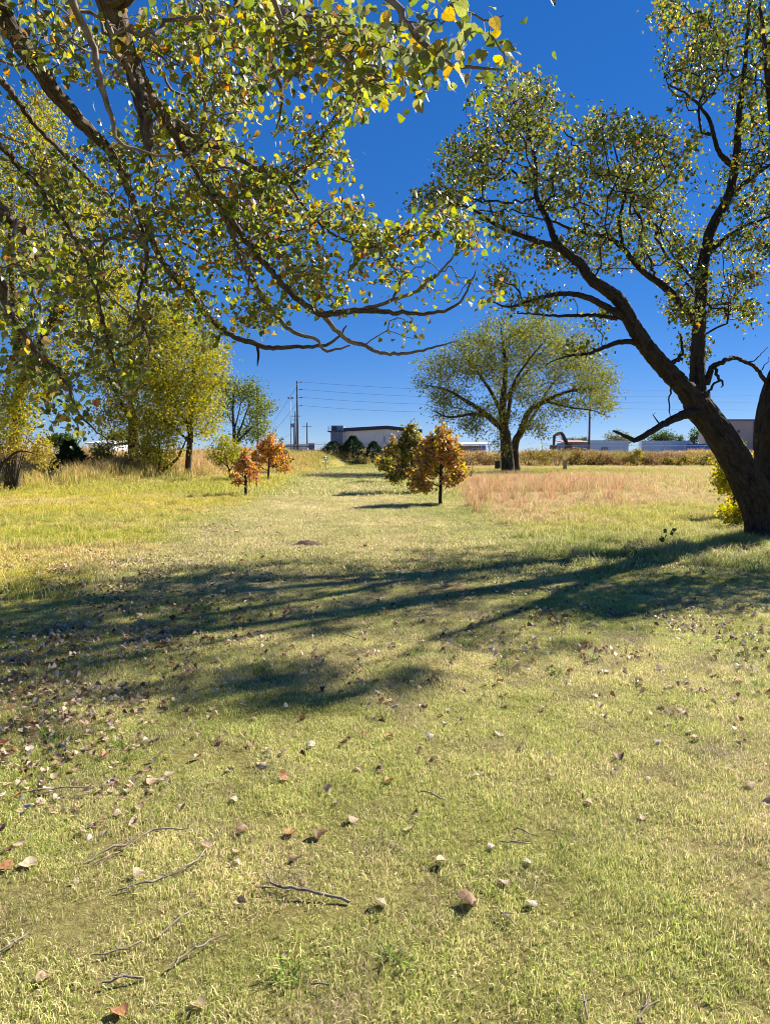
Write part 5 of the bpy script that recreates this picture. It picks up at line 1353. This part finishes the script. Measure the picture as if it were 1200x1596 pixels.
# light mast
lm = empty('light_mast', (wx(453.6, 150), 150, YARD)); tag(lm, 'thin grey floodlight mast with two lamp heads beside the tallest pole', 'light mast')
hz = wz(621, 150) - YARD
MB().tube((0, 0, -.2), (0, 0, hz), .09, .05, 12).build('pole', M_BLUEGREY, lm, True)
MB().box(-.45, .45, -.05, .05, hz - .03, hz + .05).build('crossbar', M_STEEL, lm)
for s in (-1, 1): MB().prism_y([(s * .38 - .22, hz + .02), (s * .38 + .22, hz + .02), (s * .38 + .15, hz + .28), (s * .38 - .15, hz + .28)], -.25, .2).build('lamp_head', M_DARKSTEEL, lm)
# wires
def wire(label, a, b, sag, r=.016, n=24, group=None, mat=M_DARKSTEEL):
    t = np.linspace(0, 1, n)[:, None]; a = np.asarray(a, float); b = np.asarray(b, float)
    p = a * (1 - t) + b * t; p[:, 2] -= (sag * 4 * t * (1 - t))[:, 0]
    o = empty('power_line', a); tag(o, label, 'wire', group)
    v, u, f = tube_arrays(p - a, np.full(n, r), 4)
    obj('wire', np_mesh('wire', v, f, mat, True), o)
W2 = (609, 618, 627, 636); W3 = (595, 605, 617, 629); WL = (None)
names = ('topmost', 'second', 'third', 'lowest')
for k in range(4):
    a = P(464, PINS[k], YP) + (.65, 0, .05); b = P(917.8, W2[k], 107) + (.6, 0, .05); c = P(1390, W3[k], 115)
    wire(f'{names[k]} of the four wires from the tallest pole to the trailer pole', a, b, .55 + .1 * k, group='wires of the power line')
    wire(f'{names[k]} of the wires running right from the trailer pole', b, c, .5, group='wires of the power line')
for k, (y0, y1) in enumerate(((598, 616), (611, 626), (622, 640))):
    wire(f'{names[k]} of the three wires from the tallest pole left to the oak pole', P(464, y0, YP), P(402, y1 - 8, 92), .9, group='wires of the power line')
    wire(f'{names[k]} of the three wires left of the oak pole', P(402, y1 - 8, 92), P(180, y1 + 30, 80), .8, group='wires of the power line')
wire('upper slanting guy wire of the tallest pole', P(463.5, 601, YP), P(405, 690, 128), 0, .02)
wire('lower slanting guy wire of the tallest pole', P(463.5, 628, YP), P(412, 692, 126), 0, .02)
wire('low service wire from the light mast toward the oak pole', P(453, 677, 150), P(420, 683, 150), .4, .02)
wire('low service wire between the crossarm poles', P(462, 678, 160), P(478.8, 681, 183), .5, .02)

# far trees behind the yard
def far_tree(label, px, Y, ytop, halfw, n, pal=((.05, .085, .03), (.08, .12, .035), (.13, .16, .05))):
    b = base_at(px, Y); b[2] = YARD; w = halfw / FPX * Y; zt = wz(ytop, Y) - YARD
    r = tree_root('far_tree', b, label, 'tree', 'green trees beyond the yard')
    under(r, tubes_mesh('trunk', [(np.array([b, b + (.1, 0, zt * .4), b + (0, 0, zt * .8)]), np.array([.35, .28, .08]))], M_BARK_FAR, .05, 2, ds=.5, sides=8), 'trunk')
    cl = RNG.normal(0, 1, (26, 3)); cl /= np.linalg.norm(cl, axis=1)[:, None]; cl *= (RNG.random(26) ** .4)[:, None]
    cc = b + np.stack([cl[:, 0] * w * .85, cl[:, 1] * w * .7, zt * .66 + cl[:, 2] * zt * .27], -1)
    p = cc[RNG.integers(0, 26, n)] + RNG.normal(0, 1, (n, 3)) * np.array([w * .17, w * .17, zt * .07])
    yd, nd = leaf_dirs(n, .2)
    under(r, leaves_mesh('crown', t_kite(.1, .45), p, yd, nd, RNG.uniform(.35, .6, n), pick_colors(n, pal, [2, 2, 1]), M_LEAF_FAR), 'crown', 'stuff')
far_tree('far olive green tree behind the excavator and low shed', 890, 260, 680.5, 14, 900)
far_tree('far green tree right of the excavator arm, over the low shed', 908, 265, 680, 10, 700)
far_tree('far pale olive tree behind the first white trailer', 963, 255, 671, 22, 1500, ((.13, .14, .06), (.2, .2, .09), (.1, .12, .05)))
far_tree('far rounded dark green tree behind the second trailer', 1030, 255, 670, 26, 1900)
far_tree('far dark green tree at the right end of the second trailer', 1058, 260, 677, 12, 800)
far_tree('far slim green tree between the second trailer and the tan building', 1081, 250, 666, 10, 800)
far_tree('far dark tree behind the tan building gap right of the leaning trunk', 1150, 150, 680, 10, 700, ((.09, .12, .03), (.15, .17, .04), (.2, .2, .05)))
far_tree('far small tree above the open shed between the oaks', 702, 250, 684, 12, 700)
far_tree('far tree behind the left berm under the hanging branches', 95, 150, 672, 30, 1500)
far_tree('far tree behind the left berm next to the grey-roofed shed', 190, 160, 668, 28, 1500)

# ------------------------------------------------------------------ course furniture
# disc golf basket
bb_ = G(508, 733); 
k = empty('disc_golf_basket', bb_); tag(k, 'grey disc golf basket with chains standing at the far end of the fairway', 'disc golf basket')
MB().tube((0, 0, -.1), (0, 0, 1.42), .03, n=10).build('pole', M_STEEL, k, True)
b = MB()
for i in range(16):
    a0, a1 = 2 * math.pi * i / 16, 2 * math.pi * (i + 1) / 16
    b.tube((.31 * math.cos(a0), .31 * math.sin(a0), 1.30), (.31 * math.cos(a1), .31 * math.sin(a1), 1.30), .05, n=6)
b.build('top_band', M_STEEL, k)
ts = MB()
for zz, rr in ((.62, .27), (.72, .31), (.84, .33)):
    for i in range(16):
        a0, a1 = 2 * math.pi * i / 16, 2 * math.pi * (i + 1) / 16
        ts.tube((rr * math.cos(a0), rr * math.sin(a0), zz), (rr * math.cos(a1), rr * math.sin(a1), zz), .012, n=5)
for i in range(16):
    a0 = 2 * math.pi * i / 16; c_, s_ = math.cos(a0), math.sin(a0)
    ts.tube((.05 * c_, .05 * s_, .60), (.27 * c_, .27 * s_, .62), .01, n=4); ts.tube((.27 * c_, .27 * s_, .62), (.33 * c_, .33 * s_, .84), .01, n=4)
ts.build('tray', M_STEEL, k)
for i in range(12):
    a0 = 2 * math.pi * i / 12; c_, s_ = math.cos(a0), math.sin(a0)
    MB().tube((.28 * c_, .28 * s_, 1.27), (.13 * c_, .13 * s_, .98), .012, n=4).build('chain', M_STEEL, k)
# trash barrel
tb2 = base_at(776, 70)
k = empty('trash_barrel', tb2); tag(k, 'black trash barrel left of the meadow cottonwood trunks', 'trash can')
b = MB(); prof = [(.26, 0), (.29, .03), (.29, .28), (.305, .30), (.29, .32), (.29, .58), (.305, .6), (.29, .62), (.29, .88), (.31, .9), (.31, .93), (.27, .93)]
ns = 24; v = [(r_ * math.cos(2 * math.pi * i / ns), r_ * math.sin(2 * math.pi * i / ns), z_) for r_, z_ in prof for i in range(ns)]
b.add(v, [(j * ns + i, j * ns + (i + 1) % ns, (j + 1) * ns + (i + 1) % ns, (j + 1) * ns + i) for j in range(len(prof) - 1) for i in range(ns)])
b.build('barrel', M_BLACK, k, True)
MB().tube((0, 0, .8), (0, 0, .86), .285, n=24).build('bag_liner', M_BLACK, k)
# grey post
pb2 = base_at(881, 70)
k = empty('tee_post', pb2); tag(k, 'short weathered grey wooden post right of the meadow cottonwood', 'post')
MB().box(-.17, .17, -.12, .12, -.2, .98).build('post', M_POST, k, bevel=.02)
MB().box(-.2, .2, -.15, .15, .98, 1.03).build('cap', M_POST, k, bevel=.01)
# thin stake by the orange oak
sb_ = base_at(399, 34)
k = empty('tree_stake', sb_); tag(k, 'thin dark tree stake between the reddish sapling and the orange-red oak', 'stake')
MB().tube((0, 0, -.2), (.02, 0, 1.75), .035, .03, 8).build('stake', M_POLE, k)
MB().tube((.02, 0, 1.5), (.02, 0, 1.54), .042, .042, 8).build('tie', M_BLACK, k)
# dark clod in the fairway
cb_ = G(480, 850)
k = empty('soil_mound', cb_); tag(k, 'small dark mound of bare soil in the fairway shade', 'mound')
u_ = np.linspace(0, 1, 9); th = np.linspace(0, 2 * math.pi, 25)[:-1]
v = [(r_ * .3 * math.cos(t) * (1 + .25 * (vnoise(np.array(t * 1.5), np.array(r_ * 3.), 3) - .5)), r_ * .2 * math.sin(t), .09 * (1 - r_ ** 2) * (0.7 + .6 * float(vnoise(np.array(math.cos(t) * r_ * 5), np.array(math.sin(t) * r_ * 5), 8))) - .01) for r_ in u_[1:] for t in th]
b = MB(); b.add(v, [(j * 24 + i, j * 24 + (i + 1) % 24, (j + 1) * 24 + (i + 1) % 24, (j + 1) * 24 + i)[::-1] for j in range(7) for i in range(24)] + [tuple(range(24))])
b.build('soil', plain('dark_soil', (.08, .045, .03), .95, 0, .35, 25), k, True)

# ================================================================== FALLEN TWIGS
def twig(label, paths, name='fallen_twig'):
    first = G(*paths[0][0][:2])
    r = empty(name, first); tag(r, label, 'twig', 'twigs fallen on the lawn')
    for j, (p0, *rest) in enumerate(paths):
        pts = [p0, *rest]
        w = np.array([G(a, b) for a, b, c in pts]); n = len(w)
        w[:, 2] += .015 + .012 * np.sin(np.linspace(0, 3.1, n)) + RNG.normal(0, .004, n)
        rad = np.array([c * .8 for a, b, c in pts])
        m = tubes_mesh('stem', [(w - first, rad)], M_TWIG, .4, 7 + j, ds=.026, sides=7, jit=.15)
        obj('stem' if j == 0 else 'side_shoot', m, r)
        if j == 0 and n > 2:
            for q_ in range(3):
                k_ = RNG.integers(1, n - 1); a_ = w[k_] - first; d_ = RNG.normal(0, 1, 3) * np.array([.022, .022, .006]) + np.array([0, 0, .006])
                obj('side_shoot', tubes_mesh('side_shoot', [(np.array([a_, a_ + d_ * .5, a_ + d_]), np.array([.0028, .002, .0012]))], M_TWIG, .3, q_, ds=.006, sides=5, jit=.2), r)
    return r
twig('dark forked stick with side shoots lying centre left in the foreground', [[(416, 1372, .003), (432, 1389, .006), (466, 1397, .007), (505, 1403, .007), (545, 1408, .007)], [(398, 1388, .003), (412, 1393, .004), (432, 1391, .004)], [(448, 1395, .004), (466, 1386, .003)], [(424, 1380, .003), (425, 1366, .002)]])
twig('long curved pale twig with a leaf at its upper end', [[(183, 1393, .004), (225, 1383, .0055), (262, 1372, .0055), (295, 1357, .005), (312, 1342, .004), (320, 1328, .003)]])
twig('pale double twig among fallen leaves in the left foreground', [[(130, 1352, .004), (165, 1334, .006), (205, 1322, .005), (240, 1304, .005), (268, 1300, .004), (294, 1297, .004)], [(135, 1356, .003), (165, 1345, .004), (190, 1330, .003)]])
twig('slender broken twig below the long curved one', [[(145, 1496, .003), (185, 1488, .004), (217, 1476, .004)]])
twig('straight pale twig pointing up right in the left foreground', [[(250, 1464, .004), (275, 1445, .004), (298, 1426, .003)]])
twig('pale bent twig left of the centre bottom', [[(258, 1520, .003), (280, 1503, .004), (304, 1488, .0045), (330, 1477, .004), (350, 1463, .003)]])
twig('short dark stick near the lower left', [[(160, 1541, .004), (190, 1534, .005), (226, 1529, .005)]])
twig('curved twig with a bend on the open lawn right of centre', [[(778, 1321, .003), (803, 1322, .004), (826, 1318, .003)], [(800, 1298, .004), (815, 1305, .004), (838, 1310, .003)]])
twig('thin twig trailing from the big brown leaf', [[(762, 1420, .002), (783, 1433, .004), (803, 1450, .003)]])
twig('small twig lying above the centre of the foreground', [[(655, 1238, .003), (676, 1245, .004), (702, 1255, .003)]])
twig('upright-looking pale twig at the bottom edge', [[(906, 1553, .003), (913, 1574, .004), (916, 1600, .004)]])
twig('hooked pale twig at the bottom edge, right of the upright one', [[(997, 1600, .004), (1006, 1578, .004), (1028, 1570, .003)]])
twig('speckled twig at the left edge of the foreground', [[(0, 1490, .004), (24, 1478, .004), (45, 1461, .003)]])
twig('pale twig lying along the upper edge of the leaf drift', [[(15, 1249, .003), (60, 1240, .004), (95, 1236, .004), (134, 1234, .003)]])
twig('tiny dark stick near the bottom centre', [[(485, 1541, .003), (515, 1549, .004)]])
twig('short thin twig in the tree shade at the middle', [[(528, 987, .006), (545, 997, .006), (560, 1000, .005)]])

# ================================================================== FALLEN LEAVES
DRY = [(.46, .36, .25), (.38, .28, .18), (.26, .165, .10), (.15, .08, .045), (.34, .165, .075), (.47, .42, .35)]
DRYN = ['tan', 'buff', 'brown', 'dark brown', 'orange', 'pale grey']
def t_dry(seed):
    """dry leaf: a 5 x 7 sheet cut to the leaf outline, cupped and rolled, with a stalk"""
    r = np.random.default_rng(seed)
    rows = np.array([0, .1, .25, .42, .6, .8, 1.0]); half = np.array([.10, .38, .50, .47, .34, .17, .015]) * r.uniform(.85, 1.1)
    u = np.array([-1, -.5, 0, .5, 1])
    X = half[:, None] * u[None] * (1 + .08 * r.normal(0, 1, (7, 5))); Yv = np.repeat(rows[:, None], 5, 1) - .06 * np.abs(u)[None] * (rows[:, None] < .15)
    roll, cup, tw = r.uniform(.6, 2.4) * r.choice([1, 1, -1]), r.uniform(-1.4, 1.6), r.uniform(-1.2, 1.2)
    a = X * roll; Z = (1 - np.cos(a)) / roll; X2 = np.sin(a) / roll
    yc = (Yv - .5); bb = yc * cup + 1e-6; Z = Z + (1 - np.cos(bb)) / cup; Y2 = np.sin(bb) / cup
    Z = Z + tw * X2 * Y2 * .6 + .03 * r.normal(0, 1, (7, 5))
    V = np.stack([X2, Y2, Z], -1).reshape(-1, 3)
    F = np.array([(j * 5 + i, j * 5 + i + 1, j * 5 + i + 6, j * 5 + i + 5) for j in range(6) for i in range(4)])
    s = V[2]; e = s + np.array([r.uniform(-.12, .12), -.4, r.uniform(0, .12)]); w_ = np.array([.014, 0, 0])
    V = np.vstack([V, s - w_, s + w_, e + w_, e - w_]); F = np.vstack([F, [35, 36, 37, 38]])
    return V, [F]
DV = {}
for ci in range(6):
    for s in range(4):
        V0, F0 = t_dry(300 + ci * 4 + s)
        C = np.repeat(np.array([[*DRY[ci], 1]]), len(V0), 0); C[:35, :3] *= np.random.default_rng(ci * 9 + s).uniform(.75, 1.15, (35, 1)); C[2:35:5, :3] *= .8; C[35:, :3] = (.3, .22, .12)
        DV[ci, s] = np_mesh('fallen_leaf', V0, F0, M_DRY_ONE, True, {'Col': ('FLOAT_COLOR', C)})

def place_leaf(p, size, ci, s, label, rng, tilt=.22):
    o = bpy.data.objects.new('fallen_leaf', DV[ci, s])
    from mathutils import Euler
    e = Euler((rng.normal(0, tilt), rng.normal(0, tilt), rng.random() * 6.283))
    mz = min((e.to_matrix() @ v.co).z for v in DV[ci, s].vertices) * size
    # rests in the grass with its lowest edge on the soil
    o.location = (float(p[0]), float(p[1]), float(terrain(p[0], p[1])) - mz + 0.009)
    o.rotation_euler = e
    o.scale = (size,) * 3
    link(o); tag(o, label, 'leaf', 'dry leaves fallen on the lawn')
    return o
rg = np.random.default_rng(99)
hero = [(731, 1416, .105, 2, 1, 'big curled brown leaf with an orange underside, right of centre in the foreground', .55),
        (594, 1416, .065, 0, 2, 'tan folded leaf left of the big curled brown leaf', .5),
        (497, 1307, .07, 3, 1, 'dark brown folded leaf alone on the lawn above the forked stick', .5),
        (183, 1582, .055, 4, 0, 'orange-tan leaf at the bottom edge near the left corner', .3),
        (306, 1574, .055, 1, 1, 'small buff leaf at the bottom edge left of centre', .5),
        (42, 1353, .085, 0, 3, 'large pale tan leaf at the left end of the double twig', .3),
        (6, 1356, .07, 4, 2, 'orange-brown leaf cut by the left edge', .3),
        (380, 1297, .07, 2, 0, 'brown leaf right of the double twig', .4),
        (690, 1350, .06, 0, 1, 'tan crumpled leaf above the big curled brown leaf', .5),
        (787, 1381, .055, 0, 0, 'tan flat leaf up right of the big curled brown leaf', .2),
        (827, 1413, .05, 5, 1, 'pale grey leaf right of the big curled brown leaf', .2),
        (637, 1297, .06, 0, 2, 'tan leaf on the open lawn at the centre', .2),
        (552, 1282, .06, 1, 3, 'buff leaf up right of the dark folded leaf', .3),
        (320, 1322, .065, 1, 2, 'buff leaf resting on the tip of the long curved twig', .4),
        (218, 1368, .055, 0, 1, 'tan leaf between the double twig and the curved twig', .3),
        (647, 1274, .05, 2, 3, 'brown crumpled leaf above the centre tan leaf', .4),
        (740, 1212, .06, 0, 0, 'flat tan leaf on the middle lawn right of centre', .2),
        (965, 1186, .075, 3, 2, 'dark brown curled leaf alone on the right lawn', .6),
        (1170, 1229, .075, 2, 1, 'brown leaf near the right edge of the lawn', .4),
        (1197, 1256, .07, 0, 2, 'tan leaf cut by the right edge', .3),
        (780, 1147, .075, 0, 3, 'tan leaf on the lawn just below the shade edge', .3),
        (1002, 1279, .05, 1, 0, 'small buff leaf on the bare right lawn', .3),
        (511, 1237, .055, 0, 1, 'tan leaf standing on edge above the dark folded leaf', .9),
        (444, 1215, .065, 4, 1, 'orange-brown folded leaf left of the standing tan leaf', .6),
        (605, 1222, .06, 4, 3, 'orange-brown leaf at the centre of the lawn', .4),
        (670, 1188, .06, 1, 1, 'buff leaf by two small ones on the middle lawn', .3),
        (483, 1166, .07, 5, 0, 'pale grey leaf pair on the lawn below the shade', .3),
        (72, 1527, .06, 1, 0, 'buff leaf flat in the grass near the lower left corner', .2)]
for px, py, sz_, ci, s, lb, tl in hero:
    p = G(px, py); p[2] += .035
    place_leaf(p, sz_ * .86, ci, s, lb, rg, tl * .7)
heroP = np.array([G(h[0], h[1])[:2] for h in hero])
# drifts: density over the ground, denser at the left, under the leaning tree and in the shade
n = 60000
y = rg.uniform(1.5, 16, n); x = rg.uniform(-1, 1, n) * (.62 * y + .8)
px, py, _ = project(np.stack([x, y, np.zeros(n)], -1))
cl = fbm(x * 1.3, y * 1.3, 91, 3); cl2 = fbm(x * 3.5, y * 3.5, 92, 2)
def bump(cx, cy, rx, ry, hgt): return hgt * np.exp(-(((px - cx) / rx) ** 2 + ((py - cy) / ry) ** 2))
dn = bump(30, 1120, 190, 120, 150) + bump(200, 980, 210, 70, 85) + bump(100, 1250, 190, 100, 60) + bump(230, 900, 220, 40, 40) + bump(340, 815, 60, 16, 40) + bump(1010, 985, 230, 45, 60) + bump(1120, 1090, 150, 90, 26) + bump(820, 960, 170, 50, 22) + bump(480, 1060, 260, 120, 11) + bump(650, 1100, 700, 130, 6) + bump(560, 890, 400, 40, 6) + bump(200, 1330, 260, 70, 12) + bump(600, 1350, 700, 200, 1.6) + bump(1050, 880, 200, 30, 12)
dn = dn * 1.25 * (.15 + 1.7 * sstep(.35, .62, cl * .6 + cl2 * .4))
area = 14.5 * 2 * (.62 * 8.75 + .8)
keep = rg.random(n) < dn * (area / n) * (.62 * y + .8) / (.62 * 8.75 + .8)
x, y, px, py = x[keep], y[keep], px[keep], py[keep]
dmin = np.min(np.hypot(x[:, None] - heroP[None, :, 0], y[:, None] - heroP[None, :, 1]), 1)
ok = dmin > .1; x, y, px, py = x[ok], y[ok], px[ok], py[ok]
n = len(x)
size = rg.uniform(.027, .053, n)
ci = rg.choice(6, n, p=[.30, .26, .17, .09, .04, .14])
dd = np.hypot(y, 1.6)
sc_ = np.where((px > 0) & (px < 1200) & (py < 1596), size / dd, 0)
od = np.argsort(-sc_)
ind, rst = od[:272], od[272:]
for i in ind:
    p = np.array([x[i], y[i], float(terrain(x[i], y[i])) + rg.uniform(.022, .045)])
    where = ('in the leaf drift along the left edge' if px[i] < 330 else 'in the scatter below the leaning tree' if px[i] > 800 else 'scattered over the middle of the lawn')
    place_leaf(p, size[i], int(ci[i]), int(rg.integers(0, 4)), f'small {DRYN[ci[i]]} dry leaf {where}', rg)
zz = terrain(x[rst], y[rst]) + rg.uniform(.018, .034, len(rst))
pos_ = np.stack([x[rst], y[rst], zz], -1)
nd = rg.normal(0, .4, (len(rst), 3)) + np.array([0, 0, 1]); yd = rg.normal(0, 1, (len(rst), 3)) * np.array([1, 1, .22])
lit = obj('leaf_litter', leaves_mesh('leaf_litter', t_deltoid(.7, .45, .3), pos_, yd, nd, size[rst], np.clip(np.array(DRY)[ci[rst]] * (1 + rg.normal(0, .15, (len(rst), 1))), .02, .8), M_DRY))
tag(lit, 'small dry leaves littering the grass further off under the trees', 'leaf litter', kind='stuff')
